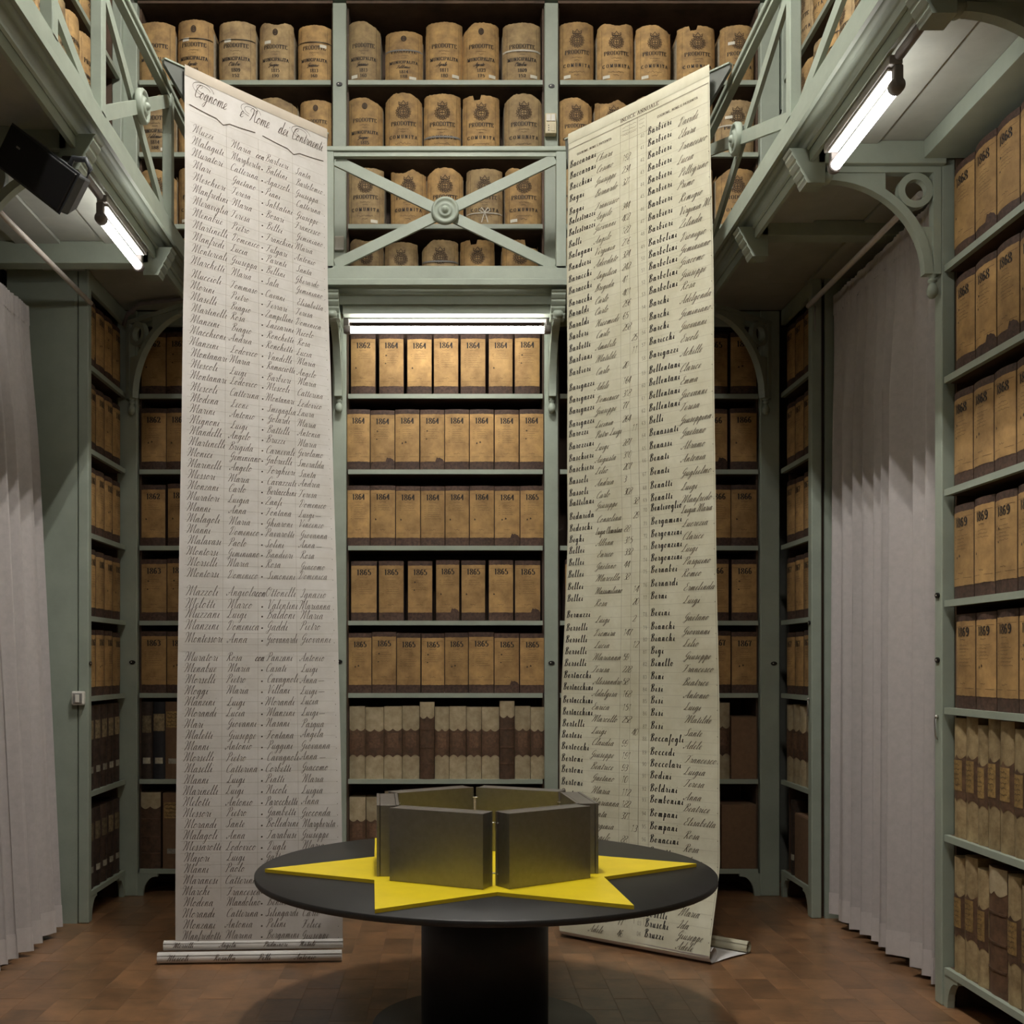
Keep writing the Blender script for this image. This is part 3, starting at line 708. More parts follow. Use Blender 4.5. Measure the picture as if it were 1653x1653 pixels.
def board(label, a, b, h, flip, t=.02):
    a, b = Vector(a), Vector(b); d = (b - a).normalized(); n = Vector((d.y, -d.x, 0))
    r = thing('banner_board', label, 'board', (a.x, a.y, ZRAIL - h))
    U = Vector((0, 0, 1))
    L = (b - a).length; zt = ZRAIL + .006; tp = .20
    poly = [(0, zt - .02), (0, zt), (L, zt), (L, zt - .02), (L - (.03 if flip == 0 else tp), zt - h), ((tp if flip == 0 else .03), zt - h)]
    MB().prism(poly, (a.x, a.y, 0), d, U, n, -t / 2, t / 2).build('panel', 'board_dark', r)
    m = MB(); m.bar(a + U * (ZRAIL + .012), b + U * (ZRAIL + .012), n, .036, .010); m.build('cap', 'paint', r, .002)
board('grey-green board across the left gallery corner carrying the white paper', (-1.492, 5.748, 0), (-.735, 6.565, 0), .24, 0)
board('grey-green board across the right gallery corner carrying the cream paper', (.690, 6.635, 0), (1.462, 5.790, 0), .24, 1)

def px_to_z(B, u, xpix, ypix):
    """height on banner B at column u whose image row is ypix"""
    z = 2.5
    for _ in range(30):
        p = B.pt(u, z); z = EYE - (ypix - VY) * p.y / F
    return z
# ---- left banner
lb = thing('hanging_paper', 'long white paper of brown handwritten names hanging at the left', 'banner', (-1.05, 5.95, 0))
ZEND = .10
m = MB(); m.grid(lambda u, v: BLN.pt(u, ZTOP + .012 - v * (ZTOP + .012 - ZEND)), 10, 120); m.build('sheet', 'paper_white', lb)
m = MB(); m.grid(lambda u, v: BLN.pt(u, ZTOP + .03 - v * .055, .0015 + .003 * math.sin(v * math.pi)), 10, 4); m.build('top_fold', 'paper_tan', lb)
# rolled lower end: two parallel rolls
def roll(root, a, b, r, m_, turns=2.4, nm='roll'):
    a, b = Vector(a), Vector(b); ax = (b - a).normalized(); n = Vector((ax.y, -ax.x, 0)); U = Vector((0, 0, 1))
    def fn(u, v):
        th = v * turns * 2 * math.pi; rr = r * (1 - .32 * (v))
        return a.lerp(b, u) + n * rr * math.cos(th + .6) + U * rr * math.sin(th + .6)
    MB().grid(fn, 6, 60).build(nm, m_, root)
ra, rb_ = px(266, 1530, 5.60), px(554, 1527, 5.64)
roll(lb, (ra.x, 5.585, .078), (rb_.x, 5.63, .080), .027, 'paper_white', nm='upper_roll')
ra, rb_ = px(256, 1543, 5.55), px(552, 1540, 5.59)
roll(lb, (ra.x, 5.535, .030), (rb_.x, 5.585, .030), .029, 'paper_white', nm='lower_roll')

S1 = "Muzzi Malaguti Muratori Mari Meschieri Manfredini Meraviglia Menabue Martinelli Manfredi Montereali Marchetti Muccioli Morini Maselli Martinelli Manzini Macchioni Manzini Montanari Mescoli Montanari Mescoli Modena Marini Mignoni Mandelli Martinelli Monici Marinelli Messori Monzani Muratori Manni Malagoli Manni Malavasi Montorsi Morselli Montorsi Mazzoli Melotti Muzzani Manzini Montessori Muratori Menabue Morselli Moggi Manzini Morandi Mari Maletti Manni Morselli Maselli Manni Marinelli Melotti Messori Morandi Malagoli Messarotti Majori Manni Maranesi Marchi Modena Morandi Monzani Manfredotti".split()
S2 = "Maria Margherita Catterina Gaetano Teresa Maria Teresa Pietro Domenico Lucia Giuseppa Maria Tommaso Pietro Biagio Rosa Biagio Andrea Lodovico Maria Luigi Lodovico Catterina Leone Antonio Luigi Angelo Brigida Geminiano Angelo Maria Carlo Luigia Anna Maria Domenico Paolo Geminiano Maria Domenico Angiola Marco Luigi Domenica Anna Rosa Maria Pietro Maria Luigi Lucia Giovanni Giuseppe Antonio Pietro Catterina Luigi Luigi Antonio Pietro Sante Anna Lodovico Luigi Paolo Catterina Francesca Mandolino Catterina Antonia Marina".split()
S3 = "Barbieri Baldini Agazzoli Piani Sabbatini Bosari Bellei Franchini Fulgari Parenti Bellini Sala Cavani Ferrari Zampellini Lazzarini Ronchetti Ronchetti Vandelli Ramaciotti Barbieri Mescoli Montanari Smegaglia Gotardi Battelli Bruzzi Carnevali Gabrielli Torghieri Cavazzuti Bertacchini Zanfi Fontana Ghiaroni Pavarotti Solini Bandieri Rosa Simoneni Ottonelli Valentini Baldoni Gaddi Giovanardi Panzani Casati Cavagnoli Villani Morandi Manzini Nasani Fontana Puggini Cavagnoli Corbetti Piatti Nicoli Parocchetti Gambetti Bolledrini Tarabusi Dugli Gatti Savi Pini Vaccari Benassi Silingardi Pelini Bergamini".split()
S4 = "Santa Bartolomeo Giuseppa Catterina Giuseppe Francesco Geminiano Maria Antonio Santa Gherardo Geminiano Elisabetta Teresa Domenica Nicolo Rosa Lucia Maria Angelo Maria Catterina Lodovico Laura Maria Antonia Maria Girolamo Smeralda Santa Andrea Teresa Domenico Luigi Vincenzo Giovanna Anna Rosa Giacomo Domenica Ignazio Marianna Maria Pietro Giovanni Antonio Luigi Anna Luigi Lucia Luigi Pasqua Angela Giovanna Anna Giacomo Maria Luigia Anna Gioconda Margherita Giuseppe Maria Anna Rosa Lucia Paolo Maria Carlo Felice Giuseppe".split()
Y1 = [208 + i * 19.35 for i in range(12)] + [443 + i * 18.1 for i in range(10)] + [625 + i * 17.7 for i in range(18)] + [956, 976, 992, 1011, 1032] + [1062 + i * 18.0 for i in range(26)]
m = MB(); W = BLN.width
for i, yp in enumerate(Y1):
    if i >= len(S1): break
    z = px_to_z(BLN, .05, 0, yp + 5)
    mp = lambda x, y: BLN.pt(x / W, y, .0016)
    big = 1.12 if 40 <= i < 45 else 1.0
    s = .0232 * big; jz = random.uniform(-.003, .003)
    script(m, S1[i], .045 * W + random.uniform(-.006, .006), z, s, mp, .0010, .0032, maxw=.228 * W, track=.13, slant=.4)
    script(m, S2[i], .30 * W + random.uniform(-.006, .006), z + jz, s * .95, mp, .0010, .0031, maxw=.20 * W, track=.13, slant=.4)
    script(m, 'con' if i in (0, 40, 45) else '"', (.47 if i in (0, 40, 45) else .505) * W, z, s * .9, mp, .0016, .0045)
    if i < len(S3): script(m, S3[i], .54 * W + random.uniform(-.006, .006), z + jz, s * .95, mp, .0010, .0031, maxw=.195 * W, track=.13, slant=.4)
    if i < len(S4):
        w = script(m, S4[i], .755 * W + random.uniform(-.006, .006), z - jz, s * .92, mp, .0010, .0030, maxw=.20 * W, track=.13, slant=.4)
        if .755 * W + w < .86 * W and i % 3 != 1: script(m, '-', .755 * W + w + .01, z, s, mp, .0018, .0025, slant=0)
        script(m, '.', .97 * W, z, s, mp, .004, .005)
# heading
zh = px_to_z(BLN, .5, 0, 215)
hz = ZTOP - .115
for txt, u in (('Cognome', .06), ('e', .36), ('Nome', .43), ('dei', .63), ('Contraenti', .73)):
    script(m, txt, u * W, hz - (.0), .030 if txt != 'Contraenti' else .028, mp, .0018, .004, maxw=.26 * W, sy=1.25)
for c in (.12, .44, .80):
    for rr in (.055, .035):
        ribbon(m, [(c * W + rr * math.cos(t * .3) * 1.2, hz + .055 + rr * .6 * math.sin(t * .3)) for t in range(16)], mp, lambda a, b: .0018)
for u0, u1 in ((.03, .47), (.52, .97)):
    pts = [((u0 + (u1 - u0) * k / 20) * W, hz - .055 - .014 * math.sin(k / 20 * math.pi) + .02 * max(0, 1 - abs(k - 10) / 2.0) * -1) for k in range(21)]
    ribbon(m, pts, mp, lambda a, b: .005)
m.build('handwriting', 'iron_ink', lb)
rm = MB()
for u in (.27, .49, .735):
    ribbon(rm, [(u * W, ZTOP - .2 - k * .1) for k in range(42)], mp, lambda a, b: .0011)
for k in range(70):
    z = ZTOP - .2 - k * .0585
    if z < .2: break
    ribbon(rm, [(.03 * W, z), (.5 * W, z), (.97 * W, z)], mp, lambda a, b: .0007)
rm.build('ruling', 'rule', lb)
za, zb = px_to_z(BLN, .3, 0, 1030), px_to_z(BLN, .3, 0, 1052)
MB().grid(lambda u, v: BLN.pt(u, za + (zb - za) * v, .0008), 8, 2).build('pasted_join', 'paper_join', lb)
# writing on the rolls
m = MB()
def rollmap(a, b, r):
    a, b = Vector(a), Vector(b); ax = (b - a).normalized(); n = Vector((ax.y, -ax.x, 0)); U = Vector((0, 0, 1))
    def f(x, y):
        t = y / r
        return a + ax * x + n * (r + .0012) * math.cos(t) + U * (r + .0012) * math.sin(t)
    return f
f1 = rollmap((px(256, 1543, 5.55).x, 5.535, .030), (px(552, 1540, 5.59).x, 5.585, .030), .029)
f2 = rollmap((px(266, 1530, 5.60).x, 5.585, .078), (px(554, 1527, 5.64).x, 5.63, .080), .027)
for w_, x in (('Mescoli', .05), ('Rosalba', .28), ('Pelli', .5), ('Antonio', .68)): script(m, w_, x, -.01, .015, f1, .0011, .0032, track=.15)
for w_, x in (('Morselli', .05), ('Angela', .28), ('Padminori', .5), ('Natale', .68)): script(m, w_, x, -.005, .013, f2, .0011, .0032, track=.15)
m.build('roll_handwriting', 'iron_ink', lb)

# ---- right banner
rb = thing('hanging_paper', 'long cream ruled paper of black names hanging at the right', 'banner', (1.0, 6.1, 0))
m = MB(); m.grid(lambda u, v: BRN.pt(u, ZTOP + .012 - v * (ZTOP + .012 - .035)), 10, 120); m.build('sheet', 'paper_cream', rb)
m = MB(); m.grid(lambda u, v: BRN.pt(u, ZTOP + .03 - v * .06, .0015 + .003 * math.sin(v * math.pi)), 10, 4); m.build('top_fold', 'paper_cream', rb)
La, Ra = br_L(.035), br_R(.035); dd = (Ra - La).normalized(); nb = Vector((-dd.y, dd.x, 0)); U = Vector((0, 0, 1))
if nb.y < 0: nb = -nb
def curl(u, v):
    base = La.lerp(Ra, u); base.z = 0
    # J-curl: down, under and back up into a loose scroll
    th = math.pi + v * 1.8 * math.pi; r = .046 * (1 - .38 * v)
    return base + nb * (.046 + r * math.cos(th)) + U * (.048 + r * math.sin(th))
MB().grid(curl, 8, 28).build('curled_hem', 'paper_back', rb)
MB().grid(lambda u, v: Vector((La.lerp(Ra, u).x, La.lerp(Ra, u).y, 0)) + dd * .05 * v + nb * (.06 + v * .27) + U * (.004 + .006 * math.sin(v * 3)), 6, 8).build('floor_sheet', 'paper_back', rb)
qa = La + nb * .34 + dd * .05; qb = Ra + nb * .34 + dd * .05
roll(rb, (qa.x, qa.y, .034), (qb.x, qb.y, .034), .031, 'paper_cream', nm='rear_roll')

RL = [("Baccarani", "Chiara", ""), ("Baccarani", "Cosimo", "192"), ("Bacchini", "Giuseppe", "234"), ("Bagni", "Bernardo", "321"), ("Bagni", "Francesco", ""), ("Balestrazzi", "Angelo", "344"), ("Balestrazzi", "Giovanni", "402"), ("Balli", "Angelo", "182"), ("Balugani", "Virginia", "216"), ("Bandieri", "Adeodato", "324"), ("Baracchi", "Angelica", "242"), ("Baracchi", "Brigida", "41"), ("Baracchi", "Carlo", "401"), ("Baraldi", "Carlo", "296"), ("Baraldi", "Nicomede", "65"), ("Barberi", "Carlo", "298"), ("Barbetti", "Amabile", "-25"), ("Barbiani", "Matilde", "-11"), ("Barbieri", "Carlo", "20"), ("Barigazzi", "Adele", "164"), ("Barigazzi", "Domenico", "318"), ("Barigazzi", "Giuseppe", "77"), ("Barigazzi", "Licinia", "264"), ("Barozzi", "Pietro Luigi", "-11"), ("Barozzini", "Luigi", "287"), ("Baschieri", "Augusta", "310"), ("Baschieri", "Lelio", "207"), ("Bassoli", "Andrea", "3"), ("Bassoli", "Carlo", "308"), ("Battilani", "Giuseppe", "-38"), ("Bedarida", "Consolina", "-29"), ("Bedeschi", "Luigia Clementina", "88"), ("Beghi", "Albina", "315"), ("Bellei", "Enrico", "332"), ("Bellei", "Gaetano", "44"), ("Bellei", "Marcella", "38"), ("Bellei", "Massimiliano", "-14"), ("Bellei", "Rosa", "-20"), ("Bernuzzi", "Luigi", "-2"), ("Berselli", "Diomira", "147"), ("Berselli", "Lucia", "-12"), ("Berselli", "Marianna", "59"), ("Berselli", "Teresa", "228"), ("Bertacchi", "Alessandro", "58"), ("Bertacchini", "Adalgisa", "168"), ("Bertacchini", "Enrica", "151"), ("Bertacchini", "Marcello", "258"), ("Bertelli", "Luigi", "-40"), ("Bertesi", "Claudia", "99"), ("Bertocchi", "Giuseppe", "191"), ("Bertoni", "Beatrice", "93"), ("Bertoni", "Gaetano", "10"), ("Bertoni", "Maria", "112"), ("Bertoni", "Marianna", "182"), ("Bertoni", "Santa", "371"), ("Bertoni", "Virginia", "-13"), ("Besini", "Angelo", "88"), ("Besini", "Luigi", "91"), ("Bettelli", "Maria", "14"), ("Bettelli", "Rosa", "205"), ("Bezzi", "Carlo", "17"), ("Biagi", "Anna", "61"), ("Bianchi", "Angela", "48"), ("Bianchi", "Achille", "77"), ("Bigiani", "Adele", "46"), ("Bigi", "Amadeo", "36")]
YL = [271, 289, 307, 326, 347, 363, 381, 400, 418, 437, 456, 475, 495, 512, 531, 549, 568, 587, 607, 631, 651, 669, 690, 706, 726, 745, 763, 782, 801, 817, 839, 858, 876, 894, 913, 932, 952, 971, 997, 1018, 1037, 1056, 1075, 1094, 1113, 1134, 1153, 1172, 1190, 1209, 1228, 1246, 1266]
while len(YL) < 66: YL.append(YL[-1] + 18.2)
RR = [("Barbieri", "Davide"), ("Barbieri", "Elvira"), ("Barbieri", "Francesco"), ("Barbieri", "Lucia"), ("Barbieri", "Pellegrino"), ("Barbieri", "Primo"), ("Barbieri", "Remigio"), ("Barbieri", "Virginia M"), ("Barbieri", "Zelinda"), ("Barbolini", "Dionigio"), ("Barbolini", "Geminiano"), ("Barbolini", "Giacomo"), ("Barbolini", "Giuseppe"), ("Barbolini", "Rosa"), ("Barchi", "Adelgonda"), ("Barchi", "Geminiano"), ("Barchi", "Giovanni"), ("Baricchi", "Ercole"), ("Barigazzi", "Achille"), ("Bellentani", "Clarice"), ("Bellentani", "Emma"), ("Bellentani", "Giovanni"), ("Bellentani", "Teresa"), ("Belli", "Giuseppina"), ("Benassati", "Gaetano"), ("Benassi", "Abramo"), ("Benati", "Antonia"), ("Benati", "Guglielmo"), ("Benatti", "Luigi"), ("Benatti", "Manfredo"), ("Bentivoglio", "Luigia Maria"), ("Bergamini", "Lucrezia"), ("Bergonzini", "Clarice"), ("Bergonzini", "Luigi"), ("Bergonzini", "Pasquino"), ("Bernabei", "Romeo"), ("Bernardi", "Ermelinda"), ("Berni", "Luigi"), ("Bevini", "Gaetano"), ("Bianchi", "Giovanni"), ("Bianchi", "Lelio"), ("Bigi", "Giuseppe"), ("Binello", "Francesco"), ("Bini", "Beatrice"), ("Bisi", "Antonio"), ("Bisi", "Luigi"), ("Bisi", "Matilde"), ("Bisi", "Sante"), ("Boccafogli", "Adele"), ("Boccedi", "Francesco"), ("Boccolari", "Luigia"), ("Bodini", "Teresa"), ("Boldrini", "Anna"), ("Bombonini", "Beatrice"), ("Bompani", "Elisabetta"), ("Bompani", "Rosa"), ("Bonacini", "Rosa"), ("Bonetti", "Anna"), ("Boni", "Elia"), ("Borghi", "Lucia"), ("Borsari", "Carlo"), ("Bortolani", "Maria"), ("Boselli", "Ida"), ("Bruschi", "Giuseppe"), ("Bruzzi", "Adele"), ("Budrioni", "Carlo")]
YR = [218, 237, 257, 277, 297, 316, 337, 357, 377, 398, 417, 436, 456, 475, 496, 517, 537, 557, 579, 603, 623, 644, 664, 684, 704, 725, 745, 767, 789, 809, 825, 847, 867, 886, 906, 925, 947, 967, 994, 1016, 1035, 1055, 1075, 1096, 1116, 1135, 1155, 1176, 1196, 1218, 1237, 1256, 1277, 1295, 1317, 1338, 1359]
while len(YR) < 66: YR.append(YR[-1] + 20.0)
YR[63:66] = [1495, 1512, 1533]
m = MB(); g = MB(); W = BRN.width
mp = lambda x, y: BRN.pt(x / W, y, .0016)
for (a, b, nnum), yp in zip(RL, YL):
    z = px_to_z(BRN, .02, 0, yp)
    if z < .08: break
    script(m, a, .015 * W, z, .0180, mp, .0019, .0060, slant=.12, maxw=.205 * W, track=.34, sy=1.1)
    script(g, b, .212 * W + random.uniform(-.006, .006), z - .035, .0195, mp, .0010, .0034, slant=.62, maxw=.185 * W, track=.12)
    if nnum:
        d = nnum.startswith('-'); t = nnum.strip('-')
        x = (.467 if d else .405) * W; 
        for c in t:
            for stt in PR[c][1]: ribbon(g, [(x + (p + .45 * q) * .030, z - .035 + q * .036) for p, q in cr(stt, 3)], mp, lambda dx, dy: .0011 + .0022 * max(0, -dy))
            x += .0175
for k, ((a, b), yp) in enumerate(zip(RR, YR)):
    z = px_to_z(BRN, .59, 0, yp)
    if z < .05: break
    script(m, a, .59 * W, z, .0180, mp, .0019, .0060, slant=.12, maxw=.205 * W, track=.34, sy=1.1)
    script(g, b, .79 * W + random.uniform(-.006, .006), z - .032, .0205, mp, .0010, .0035, slant=.62, maxw=.19 * W, track=.12)
    if k % 2: script(g, '.', .985 * W, z - .03, .02, mp, .005, .006)
    x = .54 * W
    for c in str(40 + k)[-2:]:
        for stt in PR[c][1]: ribbon(g, [(x + p * .016, z + q * .02) for p, q in cr(stt, 2)], mp, lambda dx, dy: .0012)
        x += .013
m.build('bold_handwriting', 'ink', rb)
g.build('fine_handwriting', 'iron_ink', rb)
g = MB()
printed(g, 'INDICE ANNUALE', .53 * W, ZTOP - .052, .021, mp, .0014, .0040, width=.27 * W)
printed(g, 'COGNOME, NOME E PATERNITA', .20 * W, ZTOP - .122, .0125, mp, .001, .0026, width=.26 * W)
printed(g, 'COGNOME, NOME E PATERNITA', .79 * W, ZTOP - .122, .0125, mp, .001, .0026, width=.27 * W)
rnd = random.Random(3)
for k in range(3): squiggle(g, .41 * W, .51 * W, ZTOP - .088 - k * .022, .004, mp, .0012, rnd)
for k in range(3): squiggle(g, .528 * W, .57 * W, ZTOP - .088 - k * .022, .004, mp, .0012, rnd)
g.build('printed_heading', 'ink_faded', rb)['kind'] = 'stuff'
g = MB()
for u, w in ((.395, .0014), (.4595, .0014), (.517, .003), (.58, .002), (.992, .0016), (.006, .0014)):
    ribbon(g, [(u * W, ZTOP - .066 - k * .1) for k in range(45)], mp, lambda a, b: w)
for z, w in ((ZTOP - .065, .003), (ZTOP - .165, .0014)):
    ribbon(g, [(.005 * W, z), (.5 * W, z), (.992 * W, z)], mp, lambda a, b: w)
ribbon(g, [(.395 * W, ZTOP - .125), (.515 * W, ZTOP - .125)], mp, lambda a, b: .0014)
for k in range(70):
    z = ZTOP - .225 - k * .061
    if z < .15: break
    ribbon(g, [(.01 * W, z), (.5 * W, z), (.99 * W, z)], mp, lambda a, b: .0006)
g.build('ruling', 'rule', rb)

# ------------------------------------------------------------------ registers, books, boxes, bundles
def yfront(x, w, sag): return sag * (2 * x / w) ** 2
def arc_body(w, h, d, sag, n=8, zb=0.0, wob=0.0):
    m = MB(); pts = [(-w / 2 + w * k / n, yfront(-w / 2 + w * k / n, w, sag)) for k in range(n + 1)] + [(w / 2, d), (-w / 2, d)]
    m.prism(pts, (0, 0, 0), (1, 0, 0), (0, 1, 0), (0, 0, 1), zb, h)
    return m
def strip(w, sag, z0f, z1f, off=.001, n=16, inset=0.0):
    """sheet wrapped over a curved spine between two edge functions of x"""
    m = MB()
    def fn(u, v):
        x = (-w / 2 + inset) + (w - 2 * inset) * u
        z = z0f(x) + (z1f(x) - z0f(x)) * v
        return (x, yfront(x, w, sag) - off, z)
    m.grid(fn, n, 6, True)
    return m
RW, RHT, RS = .157, .392, .013
CACHE = {}
def mesh_of(key, mk, mname):
    if key not in CACHE:
        me = mk(); me.materials.append(MATS[mname]); CACHE[key] = me
    return CACHE[key]
def child(name, me, parent): return link(name, me, None, parent)
body_m = arc_body(RW, RHT, .30, RS).mesh('register_body'); body_m.materials.append(MATS['reg_brown'])
lab_ms = []
for k in range(10):
    rnd = random.Random(40 + k)
    jit0 = [rnd.uniform(-.0012, .0012) for _ in range(20)]; jit1 = [rnd.uniform(-.0010, .0010) for _ in range(20)]
    tear = k == 3; tx = .05
    def z0(x, j=jit0, tear=tear, tx=tx):
        i = int((x / RW + .5) * 16 + .5); return .054 + j[i] + ((.022 + 6 * j[i]) if tear and abs(x - tx) < .026 else 0)
    def z1(x, j=jit1):
        i = int((x / RW + .5) * 16 + .5); return RHT - .030 + j[i]
    me = strip(RW, RS, z0, z1, .0012, 16, .001).mesh('paper_label'); me.materials.append(MATS['reg_label']); lab_ms.append(me)
def rmap(x, z): return Vector((x, yfront(x, RW, RS) - .0026, z))
line_ms = []
for k in range(4):
    rnd = random.Random(90 + k); m = MB()
    for z in (.085, RHT - .052): ribbon(m, [(-.07, z), (-.03, z), (.03, z), (.07, z)], rmap, lambda a, b: .0012)
    squiggle(m, -.022, .022, .285, .0028, rmap, .0014, rnd)
    for r_ in range(rnd.choice((3, 5, 7))):
        z = .262 - r_ * .014
        squiggle(m, -.055, -.045, z, .003, rmap, .0014, rnd)
        squiggle(m, -.03, rnd.uniform(.02, .055), z, .0028, rmap, .0012, rnd)
    squiggle(m, -.02, .02, .105, .004, rmap, .0016, rnd)
    for _ in range(rnd.choice((0, 1, 2))):
        cx, cz = rnd.uniform(-.05, .05), rnd.uniform(.12, .26)
        m.add([rmap(cx + .006 * math.cos(t) * rnd.uniform(.5, 1.3), cz + .007 * math.sin(t) * rnd.uniform(.5, 1.4)) for t in [i * .785 for i in range(8)]], [tuple(range(8))])
    me = m.mesh('printed_lines'); me.materials.append(MATS['ink_faded']); line_ms.append(me)
year_ms = {}
def year_mesh(y):
    if y not in year_ms:
        m = MB(); printed(m, y, 0, .300, .036, rmap, .0022, .0078, width=.088)
        me = m.mesh('year_lettering'); me.materials.append(MATS['ink']); year_ms[y] = me
    return year_ms[y]
RC = random.Random(11)
def register(loc, rz, w, year, label, group, h=None):
    t = thing('register', label, 'register', loc, rz, group)
    hh = (h or RHT) * RC.uniform(.985, 1.01)
    t.scale = (w / RW, 1, hh / RHT)
    child('body', body_m, t)
    lab = child('paper_label', RC.choice(lab_ms), t)
    child('year_lettering', year_mesh(year), lab)
    child('printed_lines', RC.choice(line_ms), lab)['kind'] = 'stuff'
    return t
# vellum ledgers with scalloped leather band
VW, VH, VS = .104, .470, .016
def scal(z, up, nsc=2, amp=.016):
    def f(x):
        p = (x / VW + .5) * nsc; fr = abs(math.sin(p * math.pi)) 
        return z + up * amp * (fr - .55)
    return f
vel_body = arc_body(VW, VH, .30, VS, 10).mesh('vellum_body'); vel_body.materials.append(MATS['vellum'])
vel_band = strip(VW, VS, scal(.150, 1), scal(.318, -1), .0016, 24).mesh('leather_band'); vel_band.materials.append(MATS['leather'])
# edge lips of the vellum flaps
vel_lip = MB()
vel_lip = vel_lip
vel_title = strip(VW, VS, lambda x: .205, lambda x: .300, .003, 8, .020).mesh('title_label'); vel_title.materials.append(MATS['title'])
vel_title_y = strip(VW, VS, lambda x: .185, lambda x: .305, .003, 8, .016).mesh('title_label'); vel_title_y.materials.append(MATS['title_yellow'])
def vmap(x, z): return Vector((x, yfront(x, VW, VS) - .0042, z))
vt = []
for k in range(3):
    rnd = random.Random(k); m = MB()
    for r_ in range(5): squiggle(m, -.026, .026, .287 - r_ * .019, .0045, vmap, .002, rnd)
    me = m.mesh('title_lines'); me.materials.append(MATS['iron_ink']); vt.append(me)
dk_body = arc_body(VW, VH, .30, VS, 10).mesh('dark_body'); dk_body.materials.append(MATS['leather'])
dk_cap = strip(VW, VS, scal(.375, -1), lambda x: VH, .0016, 24).mesh('vellum_cap'); dk_cap.materials.append(MATS['vellum'])
mm = MB()
for z in (.09, .19, .30): mm.prism([(x_, yfront(x_, VW, VS) - .004) for x_ in [-.05, -.03, 0, .03, .05]] + [(.05, .02), (-.05, .02)], (0, 0, 0), (1, 0, 0), (0, 1, 0), (0, 0, 1), z, z + .008)
dk_rib = mm.mesh('raised_bands'); dk_rib.materials.append(MATS['leather'])
vel_body_w = vel_body.copy(); vel_body_w.materials.clear(); vel_body_w.materials.append(MATS['vellum_worn'])
def ledger(loc, rz, w, label, group, dark=False, yellow=False, h=VH):
    t = thing('ledger', label, 'ledger', loc, rz, group); t.scale = (w / VW, 1, h / VH * RC.uniform(.985, 1.01))
    if dark:
        child('body', dk_body, t); child('vellum_cap', dk_cap, t); child('raised_bands', dk_rib, t)
    else:
        child('body', vel_body_w if yellow else vel_body, t); b = child('leather_band', vel_band, t)
        tl = child('title_label', vel_title_y if yellow else vel_title, b)
        if yellow: child('title_lines', RC.choice(vt), b)['kind'] = 'stuff'
    return t
# dark leather volumes and boxes
lb_body = arc_body(.1, .45, .30, .018, 10).mesh('leather_body'); lb_body.materials.append(MATS['leather_dark'])
lb_black = arc_body(.1, .45, .30, .012, 10).mesh('black_body'); lb_black.materials.append(MATS['black_cloth'])
lb_brown = arc_body(.1, .45, .30, .006, 6).mesh('brown_body'); lb_brown.materials.append(MATS['card'])
def patch(w, sag, z0, z1, ins, mname, nm):
    me = strip(w, sag, lambda x: z0, lambda x: z1, .0016, 8, ins).mesh(nm); me.materials.append(MATS[mname]); return me
p_cream = patch(.1, .018, .27, .37, .012, 'label_old', 'title_label')
p_cream2 = patch(.1, .012, .28, .38, .004, 'label_old', 'title_label')
p_yel = patch(.1, .006, .30, .395, .006, 'title_yellow', 'title_label')
p_tag = patch(.1, .018, .09, .125, .018, 'tag_old', 'shelf_tag')
p_tag2 = patch(.1, .012, .09, .125, .018, 'tag_old', 'shelf_tag')
p_tag3 = patch(.1, .006, .09, .12, .022, 'tag_old', 'shelf_tag')
mm = MB()
rnd = random.Random(5)
for r_ in range(4): squiggle(mm, -.036, .036, .38 - r_ * .022, .005, lambda x, z: Vector((x, yfront(x, .1, .006) - .003, z)), .0025, rnd)
p_yl = mm.mesh('title_lines'); p_yl.materials.append(MATS['ink'])
def volume(loc, rz, w, h, kind, label, group=None):
    t = thing('bound_volume', label, 'book', loc, rz, group); t.scale = (w / .1, 1, h / .45)
    if kind == 'leather': child('body', lb_body, t); child('title_label', p_cream, t); child('shelf_tag', p_tag, t)
    elif kind == 'black': child('body', lb_black, t); child('title_label', p_cream2, t); child('shelf_tag', p_tag2, t)
    elif kind == 'brown':
        child('body', lb_brown, t); l = child('title_label', p_yel, t); child('title_lines', p_yl, l); child('shelf_tag', p_tag3, t)
    elif kind == 'plain': child('body', lb_body, t); child('shelf_tag', p_tag, t)
    return t
def carton(loc, rz, w, h, label):
    t = thing('archive_box', label, 'box', loc, rz)
    MB_ = MB().box(-w / 2, w / 2, 0, .3, 0, h - .004); me = MB_.mesh('box_body'); me.materials.append(MATS['card']); o = child('body', me, t)
    me = MB().box(-w / 2 + .002, w / 2 - .002, -.003, 0, .004, h - .008).mesh('front_flap'); me.materials.append(MATS['card']); child('front_flap', me, t)
    me = MB().box(-w / 2, w / 2, .0, .3, h - .0035, h).mesh('lid'); me.materials.append(MATS['card']); child('lid', me, t)
    return t

RZB, RZL, RZR = 0.0, R(90), R(-90)
INS = .012
def X4(p): return (p - VX) * .004           # pixel column on the back plane to metres
def fill(spec, x_of, label_fn): pass
SHELFW = ['bottom', 'second', 'third', 'fourth', 'fifth', 'sixth', 'top']
